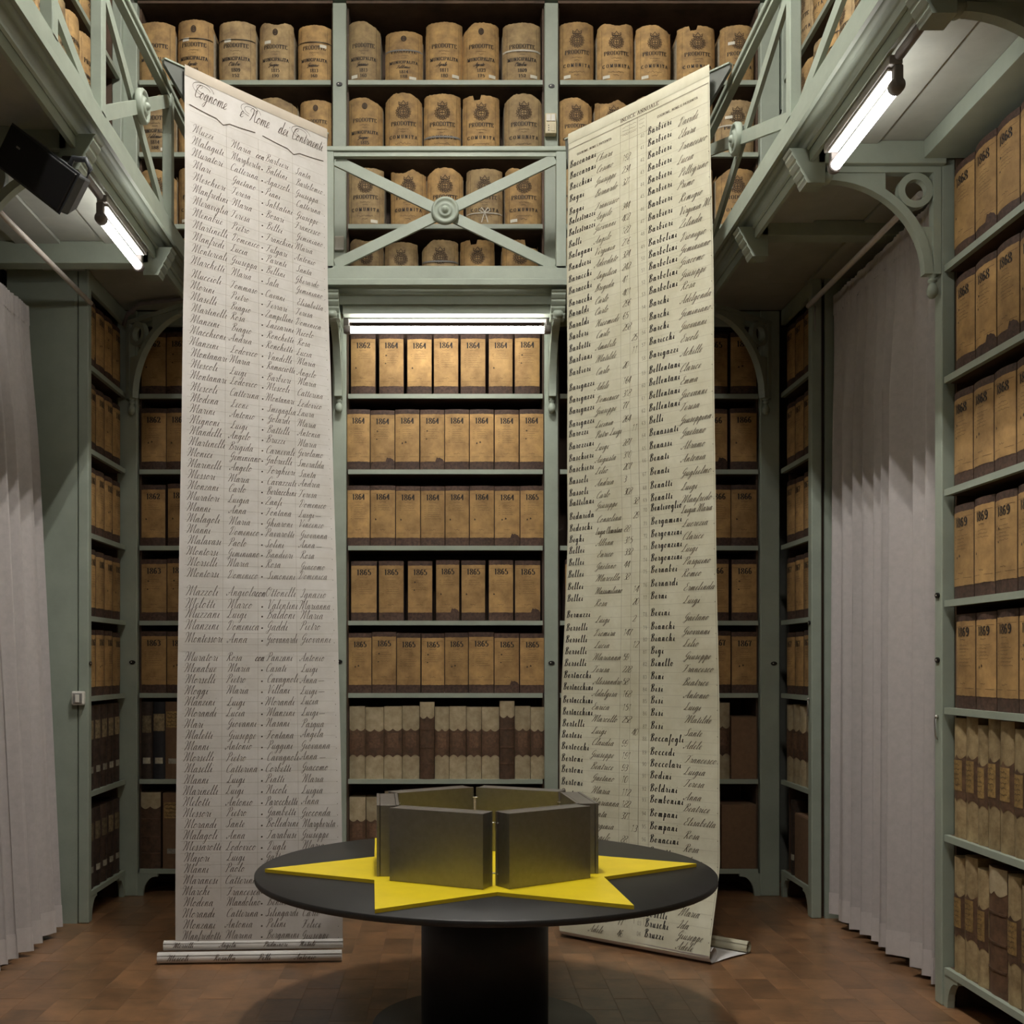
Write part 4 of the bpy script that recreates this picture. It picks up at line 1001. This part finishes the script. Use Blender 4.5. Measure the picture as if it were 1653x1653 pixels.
# --- middle bookcase
rows = {6: [(565.6, 606), (611.6, 651.5), (657, 697), (700, 740), (743.5, 784), (789, 828), (831, 872)],
        5: [(559.5, 597), (597.5, 637), (637.5, 677), (678, 717.5), (718, 757.5), (758, 797.5), (798.5, 838), (839, 878)],
        4: [(560, 597), (597.5, 638), (638.5, 678.5), (679, 718), (718.5, 757.5), (758, 798), (798.5, 839.5), (840, 878)],
        3: [(566, 608), (611, 651.5), (658, 698), (703.6, 741.7), (744.8, 783.6), (789, 829), (831.5, 873)],
        2: [(562, 599.5), (600, 639.5), (640, 679), (680, 717.5), (718, 756), (756.5, 797.5), (798, 838.5), (839.5, 879)]}
years = {6: ['1862'] + ['1864'] * 6, 5: ['1864'] * 8, 4: ['1864'] * 7 + ['1865'], 3: ['1865'] * 7, 2: ['1865'] * 8}
for s, row in rows.items():
    for k, (a, b) in enumerate(row):
        x0, x1 = X4(a), X4(b)
        register(((x0 + x1) / 2, YB + INS, SH[s]), RZB, x1 - x0 - .002, years[s][k],
                 '%s register, %s from left on the %s shelf of the middle bookcase' % (years[s][k], ORD[k], SHELFW[s]), 'registers in the middle bookcase')
e = [15, 142, 288, 432, 570, 688, 803, 938, 1058, 1198, 1318, 1443, 1558]
e = [560 + q * .2057 for q in e]
for k in range(12):
    x0, x1 = X4(e[k]), X4(e[k + 1]); d = k in (4, 9)
    lab = '%s ledger, %s from left on the second shelf of the middle bookcase' % ('tall dark leather' if d else 'pale vellum brown-banded', ORD[k])
    ledger(((x0 + x1) / 2, YB + INS - (.012 if d else 0), SH[1]), RZB, x1 - x0 - .003, lab, 'ledgers in the middle bookcase', dark=d, h=.505 if d else VH)
x = -.66
for k in range(11):
    w = .108 + .01 * math.sin(k * 2.1); d = k == 2
    ledger((x + w / 2, YB + INS, SH[0]), RZB, w - .003, '%s ledger, %s from left on the bottom shelf behind the steel ring' % ('dark leather' if d else 'pale vellum', ORD[k]), 'ledgers on the bottom middle shelf', dark=d, h=.50 if d else .46)
    x += w + .002
# --- left back bookcase
yl = {6: '1862', 5: '1862', 4: '1862', 3: '1863', 2: '1863'}
for s in (6, 5, 4, 3, 2):
    x = -2.005; k = 0
    while x < -.94:
        w = .158 + RC.uniform(-.004, .006); g_ = RC.choice((.002, .004, .016))
        if x + w > -.775: break
        register((x + w / 2, YB + INS, SH[s]), RZB, w, yl[s], '%s register, %s from left on the %s shelf of the left back bookcase' % (yl[s], ORD[k], SHELFW[s]), 'registers in the left back bookcase', h=.40)
        x += w + g_; k += 1
spec = [('leather', .076, 'dark brown volume with a cream title label'), ('black', .078, 'black volume with a cream title label'), ('brown', .092, 'brown volume with a pale typed label')]
x = -2.008
for k, (kd, w, d) in enumerate(spec):
    volume((x + w / 2, YB + INS, SH[1]), RZB, w, .50, kd, d + ' on the second shelf beside white paper'); x += w + .003
for k in range(6):
    w = .145; ledger((x + w / 2 + .01, YB + INS, SH[1]), RZB, w, 'pale vellum ledger, %s behind the white paper on the second shelf' % ORD[k], 'ledgers hidden by the white paper'); x += w + .004
ledger((-1.945, YB + INS, SH[0]), RZB, .128, 'worn brown ledger with pale ends on the bottom shelf left of white paper', None, dark=True, h=.50)
volume((-1.80, YB + INS, SH[0]), RZB, .13, .49, 'brown', 'wide brown volume with yellow typed label on the bottom shelf left of white paper')
x = -1.72
for k in range(6):
    w = .145; ledger((x + w / 2, YB + INS, SH[0]), RZB, w, 'pale vellum ledger, %s behind the white paper on the bottom shelf' % ORD[k], 'ledgers hidden by the white paper', h=.47); x += w + .004
# --- right back bookcase
yr = {6: '1865', 5: '1866', 4: '1866', 3: '1866', 2: '1867'}
for s in (6, 5, 4, 3, 2):
    x = 1.980; k = 0
    while True:
        w = .165 + RC.uniform(-.004, .006)
        if x - w < .715: break
        register((x - w / 2, YB + INS, SH[s]), RZB, w, yr[s], '%s register, %s from right on the %s shelf of the right back bookcase' % (yr[s], ORD[k], SHELFW[s]), 'registers in the right back bookcase', h=.40)
        x -= w + RC.choice((.003, .006, .02)); k += 1
carton((1.895, YB + INS, SH[1]), RZB, .162, .405, 'plain brown archive box on the second shelf right of the cream paper')
carton((1.862, YB + INS, SH[0]), RZB, .222, .415, 'wide plain brown archive box on the bottom shelf right of the cream paper')
for s, x in ((1, 1.808), (0, 1.745)):
    for k in range(8):
        w = .105
        if x - w < .72: break
        ledger((x - w / 2, YB + INS, SH[s]), RZB, w - .003, 'pale vellum ledger, %s leftward of the brown box on the %s shelf' % (ORD[k], SHELFW[s]), 'ledgers beside the brown boxes', h=.50); x -= w + .002
# --- narrow side cases
for s in (6, 5, 4, 3, 2):
    y = 6.468
    for k in range(4):
        w = .158
        register((XL - INS, y + w / 2, SH[s]), RZL, w, '1862', 'dark register, %s from the curtain on the %s shelf of the narrow left bookcase' % (ORD[k], SHELFW[s]), 'registers in the narrow left bookcase'); y += w + .006
    y = 6.60
    for k in range(3):
        w = .165
        register((XR - .03 + INS, y + w / 2, SH[s]), RZR, w, '1867', 'dark register, %s from the curtain on the %s shelf of the narrow right bookcase' % (ORD[k], SHELFW[s]), 'registers in the narrow right bookcase'); y += w + .006
for s in (1, 0):
    y = 6.468
    for k in range(5):
        w = .125
        volume((XL - INS, y + w / 2, SH[s]), RZL, w, .50 if s else .47, 'leather', 'dark leather volume, %s from the curtain on the %s shelf, narrow left bookcase' % (ORD[k], SHELFW[s])); y += w + .004
y = 6.60
for k in range(4):
    w = .125; ledger((XR - .03 + INS, y + w / 2, SH[1]), RZR, w, 'pale ledger, %s from the curtain on the second shelf of the narrow right bookcase' % ORD[k], 'ledgers in the narrow right bookcase', h=.49); y += w + .004
carton((XR - .03 + INS, 6.75, SH[0]), RZR, .30, .40, 'dark brown archive box at the bottom of the narrow right bookcase')
volume((XR - .03 + INS, 6.97, SH[0]), RZR, .10, .47, 'plain', 'dark volume beside the archive box in the narrow right bookcase')
# --- tall right bookcase, nearest the camera
yn = {6: '1868', 5: '1868', 4: '1868', 3: '1869', 2: '1869'}
for s in (6, 5, 4, 3, 2):
    y = 4.822 - (.02 if s in (5, 2) else .0)
    for k in range(9):
        w = (.178 if s < 6 else .188) + RC.uniform(-.008, .008)
        register((XR + INS + .004, y - w / 2, SH[s]), RZR, w - .004, yn[s], '%s register, %s from the post on the %s shelf of the tall right bookcase' % (yn[s], ORD[k], SHELFW[s]), 'registers in the tall right bookcase', h=.405)
        y -= w + .002
        if y < 3.2: break
for s in (1, 0):
    y = 4.825; k = 0
    while y > 3.3:
        w = .098 + .014 * math.sin(k * 1.7 + s); d = (s == 0 and k == 3)
        if d: w = .15
        ledger((XR + INS + .004, y - w / 2, SH[s]), RZR, w - .003, '%s ledger, %s from the post on the %s shelf of the tall right bookcase' % ('torn brown' if d else 'worn vellum', ORD[k], SHELFW[s]), 'worn ledgers in the tall right bookcase', dark=d, yellow=True, h=(.515 if s else .50) + .02 * math.sin(k * 2.3))
        y -= w + .002; k += 1

# --- bundles on the upper shelves
BW, BHt, BSG = .226, .385, .062
AMAX = R(78)
def bpos(x, w=BW, off=0.0):
    a = math.asin(max(-1, min(1, x / (w / 2) * math.sin(AMAX))))
    y = BSG * (1 - math.cos(a)) / (1 - math.cos(AMAX))
    return y - off
TEARS = [lambda p: 0, lambda p: -.045 * max(0, (p - .55) / .45), lambda p: -.03 if .28 < p < .48 else 0, lambda p: -.05 * max(0, (.3 - p) / .3),
         lambda p: -.04 * max(0, (p - .7) / .3) - .035 * max(0, (.25 - p) / .25), lambda p: -.05 if p > .62 else 0, lambda p: .01 * math.sin(p * 9), lambda p: -.03 * abs(math.sin(p * 5))]
def bundle_cover(k, grey):
    m = MB(); rnd = random.Random(200 + k); jit = [rnd.uniform(-.003, .003) for _ in range(40)]
    n = 26
    def fn(u, v):
        x = -BW / 2 + BW * u
        zt = BHt + TEARS[k](u) + jit[int(u * n + .5)]
        bulge = 1 + .02 * math.sin(v * math.pi)
        return (x * bulge, bpos(x) - .004 * math.sin(v * math.pi), zt * v)
    m.grid(fn, n, 8, True)
    # side returns
    for s in (-1, 1):
        m.grid(lambda u, v, s=s: (s * BW / 2, BSG + u * .16, (BHt - .02 + jit[3]) * v), 2, 4, False)
    me = m.mesh('bundle_cover'); me.materials.append(MATS['bundle_grey' if grey else 'bundle']); return me
COV = [[bundle_cover(k, g) for k in range(8)] for g in (0, 1)]
pts = [(-BW / 2 + .008 + (BW - .016) * k / 8, bpos((-BW / 2 + .008 + (BW - .016) * k / 8) * .93) + .012) for k in range(9)] + [(BW / 2 + .004, .085), (BW / 2 + .004, .27), (-BW / 2 - .004, .27), (-BW / 2 - .004, .085)]
pap = MB().prism(pts, (0, 0, 0), (1, 0, 0), (0, 1, 0), (0, 0, 1), .001, BHt - .05).mesh('paper_stack'); pap.materials.append(MATS['papers'])
def bmap(x, z): return Vector((x * (1 + .02 * math.sin(min(1, max(0, z / BHt)) * math.pi)), bpos(x) - .004 * math.sin(min(1, max(0, z / BHt)) * math.pi) - .0032, z))
def crest(m, cx, cz, r):
    c = lambda rr, n=20: [(cx + rr * math.cos(2 * math.pi * t / n), cz + rr * math.sin(2 * math.pi * t / n)) for t in range(n + 1)]
    W = lambda w: (lambda a, b: w)
    ribbon(m, c(r * .42), bmap, W(r * .10))
    ribbon(m, [(cx - r * .4, cz), (cx, cz), (cx + r * .4, cz)], bmap, W(r * .09)); ribbon(m, [(cx, cz - r * .42), (cx, cz + r * .42)], bmap, W(r * .09))
    for ring, nn, amp, w in ((.72, 60, .13, .10), (.92, 64, .10, .07), (.60, 48, .06, .07)):
        ribbon(m, [(cx + r * (ring + amp * math.sin(t * 2 * math.pi / nn * (nn / 4))) * math.cos(2 * math.pi * t / nn), cz + r * (ring + amp * math.sin(t * 2 * math.pi / nn * (nn / 4))) * math.sin(2 * math.pi * t / nn)) for t in range(nn + 1)], bmap, W(r * w))
    # crown
    ribbon(m, [(cx - r * .55, cz + r * .95), (cx - r * .6, cz + r * 1.4), (cx - r * .28, cz + r * 1.12), (cx, cz + r * 1.55), (cx + r * .28, cz + r * 1.12), (cx + r * .6, cz + r * 1.4), (cx + r * .55, cz + r * .95)], bmap, W(r * .13))
    ribbon(m, [(cx - r * .55, cz + r * .98), (cx, cz + r * .92), (cx + r * .55, cz + r * .98)], bmap, W(r * .12))
CREST = MB(); crest(CREST, 0, .262, .047); crest_m = CREST.mesh('crest'); crest_m.materials.append(MATS['ink_faded'])
m = MB(); W_ = lambda a, b: .009
for r in (.006, .015): ribbon(m, [(r * math.cos(t) * .9, .325 + r * math.sin(t) * 1.25) for t in [i * .45 for i in range(15)]], bmap, W_)
seal_m = m.mesh('seal'); seal_m.materials.append(MATS['ink_faded'])
TXT = {}
def bundle_text(kind, k):
    key = (kind, k)
    if key in TXT: return TXT[key]
    m = MB(); rnd = random.Random(300 + k)
    zt = .175 if kind == 'COMUNITA' else .215
    printed(m, 'PRODOTTE', 0, zt, .027, bmap, .0014, .0052, width=.150, track=.2)
    squiggle(m, -.032, .032, zt - .022, .0035, bmap, .0018, rnd); squiggle(m, -.016, .016, zt - .040, .003, bmap, .0018, rnd)
    printed(m, kind, 0, zt - .082, .022, bmap, .0014, .0048, width=.168, track=.6 if kind == 'COMUNITA' else .2)
    if kind == 'COMUNITA':
        squiggle(m, -.05, .05, .062, .006, bmap, .0018, rnd); squiggle(m, -.02, .02, .040, .006, bmap, .0022, rnd)
    else:
        names = ['Gennaio', 'Febbraio', 'Aprile', 'Agosto', 'Ottobre', 'Giugno']
        script(m, names[k % 6], -.045, .098, .0125, bmap, .0016, .0038, slant=.5, maxw=.10)
        printed(m, ['1813', '1814', '1811', '1823', '1809', '1815'][k % 6], 0, .060, .022, bmap, .0018, .0045, width=.055)
        printed(m, ['160', '188', '180', '175', '152', '190'][k % 6], 0, .026, .020, bmap, .0018, .0045, width=.045)
    ribbon(m, [(-.088, .012), (-.088, .18), (-.088, .355)], bmap, lambda a, b: .0012); ribbon(m, [(.088, .012), (.088, .18), (.088, .355)], bmap, lambda a, b: .0012)
    me = m.mesh('printed_title'); me.materials.append(MATS['ink']); TXT[key] = me
    return me
def tag_mesh(x, z, off=.0045):
    m = MB(); f = lambda a, b: bmap(a, b) + Vector((0, -off + .0032, 0))
    ribbon(m, [(x - .021, z), (x - .007, z), (x + .007, z), (x + .021, z)], f, lambda a, b: .021)
    me = m.mesh('shelf_tag'); me.materials.append(MATS['tag']); return me
TAGS = [tag_mesh(-.062, .032), tag_mesh(.055, .026), tag_mesh(.07, .035), tag_mesh(-.05, .26), tag_mesh(.06, .24)]
def tape_mesh(z, mname, w=.011, bow=False):
    m = MB(); f = lambda a, b: bmap(a, b) + Vector((0, -.002, 0))
    ribbon(m, [(-BW / 2 * .985 + BW * .985 * k / 14, z - .006 * math.sin(k / 14 * math.pi)) for k in range(15)], f, lambda a, b: w)
    if bow:
        g2 = lambda a, b: bmap(a, b) + Vector((0, -.006, 0))
        for s in (-1, 1):
            ribbon(m, [(0, z), (s * .02, z + .03), (s * .032, z + .012), (s * .012, z - .004), (0, z)], g2, lambda a, b: .007)
            ribbon(m, [(0, z), (s * .012, z - .04), (s * .02, z - .07)], g2, lambda a, b: .006)
    me = m.mesh('tape'); me.materials.append(MATS[mname]); return me
TAPES = [tape_mesh(.205, 'tape'), tape_mesh(.11, 'tape_grey'), tape_mesh(.085, 'tape', .007, True), tape_mesh(.27, 'plate_black', .005), tape_mesh(.24, 'tape_grey')]
BC = random.Random(21); bcount = [0]
def bundle(loc, rz, w, h, kind, label, group, tear=None, tape=None, tagk=None, crest_=None):
    k = bcount[0]; bcount[0] += 1
    t = thing('document_bundle', label, 'bundle', loc, rz, group); t.scale = (w / BW, 1, h / BHt)
    c = child('cover', COV[BC.random() < .35][tear if tear is not None else BC.randrange(8)], t)
    child('paper_stack', pap, t)
    child('printed_title', bundle_text(kind, k % 6), c)
    if crest_ or (crest_ is None and kind == 'COMUNITA'): child('crest', crest_m, c)
    elif k % 2: child('seal', seal_m, c)
    if tagk is not None: child('shelf_tag', TAGS[tagk], c)
    if tape is not None: child('tape', TAPES[tape], t)
    return t
IB = .012
UPW = {3: 'top', 2: 'second', 1: 'third', 0: 'lowest'}
def brow(s, xs, kind, where, opts, side='left'):
    for k, (a, b) in enumerate(xs):
        o = opts.get(k, {})
        kd = kind if isinstance(kind, str) else kind[k]
        h = o.get('h', .375)
        bundle(((a + b) / 2, YB + IB, SU[s]), RZB, b - a - .004, h, kd, 'brown document bundle, %s from %s on the %s shelf of the upper %s bookcase' % (ORD[k], side, UPW[s], where),
               'document bundles in the upper %s bookcase' % where, o.get('t'), o.get('p'), o.get('g'))
M_, C_ = 'MUNICIPALITA', 'COMUNITA'
def PX(l): return [(X4(a), X4(b)) for a, b in l]
brow(3, PX([(559.5, 613), (621, 682), (687, 747), (747.5, 806), (812, 874)]), M_, 'middle', {0: dict(t=1, g=0, h=.39), 1: dict(t=0, g=1, p=4, h=.325), 2: dict(t=0, g=2, h=.385), 3: dict(t=3, g=2, h=.38), 4: dict(t=0, g=2, p=0, h=.38)})
brow(2, PX([(560, 617), (621, 681), (684, 744), (747, 807), (815, 877)]), [M_, C_, C_, C_, C_], 'middle', {0: dict(t=1, h=.36), 1: dict(t=4, h=.39), 2: dict(t=0, p=1, h=.385), 3: dict(t=2, h=.375), 4: dict(t=4, h=.385)})
brow(1, PX([(560, 619), (630, 688), (689, 748), (753, 812), (816, 876)]), C_, 'middle', {0: dict(t=0, g=1, h=.37), 1: dict(t=7, h=.365), 2: dict(t=4, h=.37), 3: dict(t=0, p=2, h=.365), 4: dict(t=6, g=0, h=.365)})
brow(0, PX([(563, 618), (620, 674), (681, 740), (743, 799), (811, 870)]), C_, 'middle', {0: dict(t=6, h=.36), 1: dict(t=0, p=0, h=.345), 2: dict(t=3, p=4, g=2, h=.36), 3: dict(t=2, h=.36), 4: dict(t=5, h=.36)})
brow(3, PX([(219, 279), (283, 341), (350, 410), (416, 472), (479, 534)]), M_, 'left', {0: dict(t=0, h=.385), 1: dict(t=0, g=3, p=3, h=.40), 2: dict(t=0, g=3, p=3, h=.39), 3: dict(t=6, g=3, h=.375), 4: dict(t=0, g=4, p=3, h=.365)})
brow(2, PX([(219, 280), (284, 343), (348, 408), (413, 478), (482, 536)]), M_, 'left', {0: dict(t=7, h=.385, g=1), 3: dict(t=1, h=.36), 4: dict(t=0, h=.345)})
brow(1, PX([(222, 281), (284, 343), (348, 408), (413, 474), (478, 534)]), C_, 'left', {0: dict(t=1, h=.36), 1: dict(t=0, g=0)})
brow(0, PX([(222, 281), (284, 343), (348, 408), (413, 474), (478, 534)]), C_, 'left', {})
brow(3, PX([(903, 960.5), (966, 1025), (1029, 1086), (1096, 1158), (1166, 1222)]), C_, 'right', {0: dict(t=0, g=0, h=.385), 1: dict(t=6, g=0, h=.37), 2: dict(t=1, g=0, h=.365), 3: dict(t=2, g=0, h=.36), 4: dict(t=0, g=3, h=.365)})
brow(2, PX([(903, 958), (962, 1020), (1030, 1088), (1096, 1155), (1160, 1222)]), C_, 'right', {0: dict(t=1, g=0, h=.36), 1: dict(t=7, h=.35), 4: dict(t=3, p=0, g=3, h=.345)})
brow(1, PX([(903, 958), (962, 1020), (1030, 1088), (1096, 1155), (1160, 1222)]), C_, 'right', {4: dict(t=3, g=3, h=.365)})
brow(0, PX([(903, 958), (962, 1020), (1030, 1088), (1096, 1155), (1160, 1222)]), C_, 'right', {})
for s in (3, 2):
    y = 4.62; k = 0
    while y < 6.85:
        w = .222
        bundle((XL - .02 - IB, y + w / 2, SU[s]), RZL, w - .004, BC.uniform(.345, .39), M_, 'brown document bundle, %s along the %s shelf above the left railing' % (ORD[k], UPW[s]), 'document bundles above the left railing', None, BC.choice((None, None, 0, 3)), BC.choice((None, 3, 0)))
        bundle((XR - .02 + IB, y + w / 2 + .0, SU[s]), RZR, w - .004, BC.uniform(.345, .39), C_, 'brown document bundle, %s along the %s shelf above the right railing' % (ORD[k], UPW[s]), 'document bundles above the right railing', None, BC.choice((None, None, 0, 3)), BC.choice((None, 3, 0)))
        y += w + .006; k += 1

# ------------------------------------------------------------------ curtains
def curtain(label, Xt, Xb, y0, y1, z0, z1, s, seed, flare=0.0):
    """hangs in the plane X; s = +1 for the left curtain, -1 for the right (folds bulge towards the room)"""
    rnd = random.Random(seed); L = y1 - y0
    root = thing('curtain', label, 'curtain', (Xb, (y0 + y1) / 2, z0))
    n = int(L / .0115); ph = []; a = 0
    freq = []
    for i in range(n + 1):
        freq.append(1.0 + .30 * math.sin(i * .083 + seed) + .22 * math.sin(i * .191 + 2 * seed))
    tot = 0
    for f in freq: ph.append(tot); tot += f
    nf = L / .155
    ph = [p / tot * nf * 2 * math.pi for p in ph]
    amps = [.037 + .013 * math.sin(i * .13 + seed) for i in range(n + 1)]
    def P(u, v, off=0):
        i = min(n, int(u * n + .5)); t = 1 - v
        e = min(1, t / .25); k = .10 + .90 * smooth(e)
        A_ = amps[i] * k * (1 + .25 * t)
        d = math.sin(ph[i]) + .22 * math.sin(2 * ph[i] + 1.0 + t) + .06 * math.sin(3.1 * ph[i] + t * 2)
        small = .006 * math.sin(ph[i] * 5.3) * max(0, 1 - t / .12)
        y = y0 + L * u + .022 * math.cos(ph[i]) * k + flare * t * (u if s > 0 else 1 - u) * .0
        y += flare * t * t * (u ** 2)
        x = Xt + (Xb - Xt) * t
        return Vector((x + s * (A_ * d + small + off), y, z1 + (z0 - z1) * t))
    hem = .12 / (z1 - z0)
    MB().grid(lambda u, v: P(u, hem + (1 - hem) * v), n, 60).build('cloth', 'curtain', root)
    MB().grid(lambda u, v: P(u, hem * 1.02 * v, .003), n, 5).build('hem', 'curtain_hem', root)
    MB().grid(lambda u, v: P(u, 1 - .032 * (1 - v), .004), n, 4).build('heading_tape', 'curtain', root)
    return root
curtain('pale grey curtain hanging to the floor at the left edge', -2.36, -2.19, 3.05, 6.17, .03, 3.49, 1, 3)
curtain('pale grey curtain between the narrow and tall right bookcases', 2.235, 2.225, 4.98, 6.47, .05, 3.64, -1, 8)
ro = thing('curtain_rod', 'thin pale rod above the left curtain', 'rod', (XL, 5.5, 3.58))
MB().tube([(-2.075, 4.80, 3.575), (-2.075, 6.385, 3.575)], .014, 10).build('rod', 'rod', ro)
MB().lathe([(0, 0), (.013, 0), (.013, .02), (0, .022)], (-2.075, 6.37, 3.575), (0, 1, 0), 10).build('end_cap', 'chrome', ro)
ro = thing('curtain_rod', 'thin brass-coloured rod above the right curtain', 'rod', (XR, 5.7, 3.58))
MB().tube([(2.10, 4.96, 3.60), (2.10, 6.515, 3.60)], .015, 10).build('rod', 'rod', ro)
MB().tube([(2.10, 6.50, 3.60), (2.115, 6.53, 3.62), (2.14, 6.53, 3.62)], .007, 8).build('hook', 'rod', ro)
MB().tube([(2.135, 6.505, 3.60), (2.135, 6.50, 3.45)], .004, 6).build('cord', 'lamp_grey', ro)

# ------------------------------------------------------------------ loudspeaker under the left gallery
spk = thing('loudspeaker', 'black loudspeaker tilted on a bracket under the left gallery', 'speaker', px(62, 262, 4.55))
C0 = px(58, 272, 4.52)
ax = Vector((.76, -.22, -.62)).normalized()                # long axis
nn = Vector((-.10, -1, -.30)); nn = (nn - ax * nn.dot(ax)).normalized()   # front normal
up = nn.cross(ax).normalized()
if up.z < 0: up = -up
hl, hh, dp = .195, .083, .115
def spt(a, b, c): return C0 + ax * a + up * b - nn * c
m = MB()
f = [spt(-hl, -hh, .0), spt(hl, -hh, .0), spt(hl, hh, 0), spt(-hl, hh, 0)]
bk = [spt(-hl * .9, -hh * .62, dp), spt(hl * .86, -hh * .62, dp), spt(hl * .86, hh * .95, dp), spt(-hl * .9, hh * .95, dp)]
md = [spt(-hl, -hh, .05), spt(hl, -hh, .05), spt(hl, hh, .05), spt(-hl, hh, .05)]
m.add(f + md + bk, [(0, 1, 2, 3)[::-1], (0, 4, 5, 1), (1, 5, 6, 2), (2, 6, 7, 3), (3, 7, 4, 0), (4, 8, 9, 5), (5, 9, 10, 6), (6, 10, 11, 7), (7, 11, 8, 4), (8, 11, 10, 9)])
m.build('cabinet', 'speaker_grey', spk, .008)
m = MB(); m.bar(spt(-hl, 0, -.006), spt(hl, 0, -.006), up, 2 * hh, .012); m.build('grille', 'speaker_black', spk, .005)
m = MB(); m.bar(spt(-hl * .62, hh * .3, -.0125), spt(-hl * .62 + .02, hh * .3, -.0125), up, .008, .002); m.build('badge', 'lamp_grey', spk)
br_top = Vector((-1.66, 4.44, 3.772))
MB().tube([spt(.06, hh * .95, .09), spt(.06, hh + .03, .09), spt(.11, hh + .055, .10), spt(.15, hh + .035, .10), spt(.155, hh * .7, .10)], .011, 8).build('yoke', 'speaker_grey', spk)
pt = spt(.11, hh + .055, .10)
MB().tube([pt, Vector((-1.64, 4.70, 3.64))], .012, 8).build('stem', 'speaker_grey', spk)

# ------------------------------------------------------------------ small fittings
q = px(888, 205, YB - .01)
sb = thing('switch_box', 'beige double switch box on the upper right post of the back wall', 'switch', (q.x, YB - .011, q.z - .07))
MB().box(q.x - .036, q.x + .036, YB - .062, YB - .0115, q.z - .065, q.z + .065).build('box', 'switch_beige', sb, .005)
for dx in (-.015, .015):
    MB().box(q.x + dx - .013, q.x + dx + .013, YB - .068, YB - .061, q.z + .012, q.z + .055).build('rocker', 'switch_white', sb, .002)
for dz in (-.045, -.03, -.015): MB().box(q.x - .017, q.x - .011, YB - .0635, YB - .0615, q.z + dz - .003, q.z + dz + .003).build('socket_hole', 'plate_black', sb)
MB().box(q.x + .003, q.x + .026, YB - .066, YB - .061, q.z - .052, q.z - .008).build('rocker', 'switch_beige', sb, .002)
q = px(548, 394, YB - .01)
sb = thing('switch_box', 'pale double switch on the post left of the back railing', 'switch', (q.x, YB - .011, q.z - .05))
MB().box(q.x - .03, q.x + .03, YB - .03, YB - .0115, q.z - .045, q.z + .045).build('box', 'switch_white', sb, .004)
for dx in (-.012, .012): MB().box(q.x + dx - .009, q.x + dx + .009, YB - .034, YB - .0295, q.z - .03, q.z + .03).build('rocker', 'switch_white', sb, .002)
hk = thing('latch_hook', 'small chrome hook on the post of the tall right bookcase', 'hook', (XR - .012, 4.895, 1.17))
MB().tube([(XR - .014, 4.895, 1.265), (XR - .024, 4.893, 1.255), (XR - .022, 4.893, 1.18), (XR - .014, 4.894, 1.165)], .004, 6).build('hook', 'chrome', hk)
MB().lathe([(0, 0), (.008, 0), (.008, .012), (0, .014)], (XR - .0105, 4.895, 1.265), (-1, 0, 0), 10).build('screw_eye', 'chrome', hk)
hk = thing('latch_hook', 'small chrome hook on the narrow bookcase beyond the right curtain', 'hook', (2.13, 6.55, 1.2))
MB().tube([(2.118, 6.556, 1.29), (2.108, 6.554, 1.28), (2.108, 6.553, 1.19)], .004, 6).build('hook', 'chrome', hk)
MB().lathe([(0, 0), (.007, 0), (.007, .012), (0, .014)], (2.12, 6.556, 1.29), (-1, 0, 0), 10).build('screw_eye', 'chrome', hk)
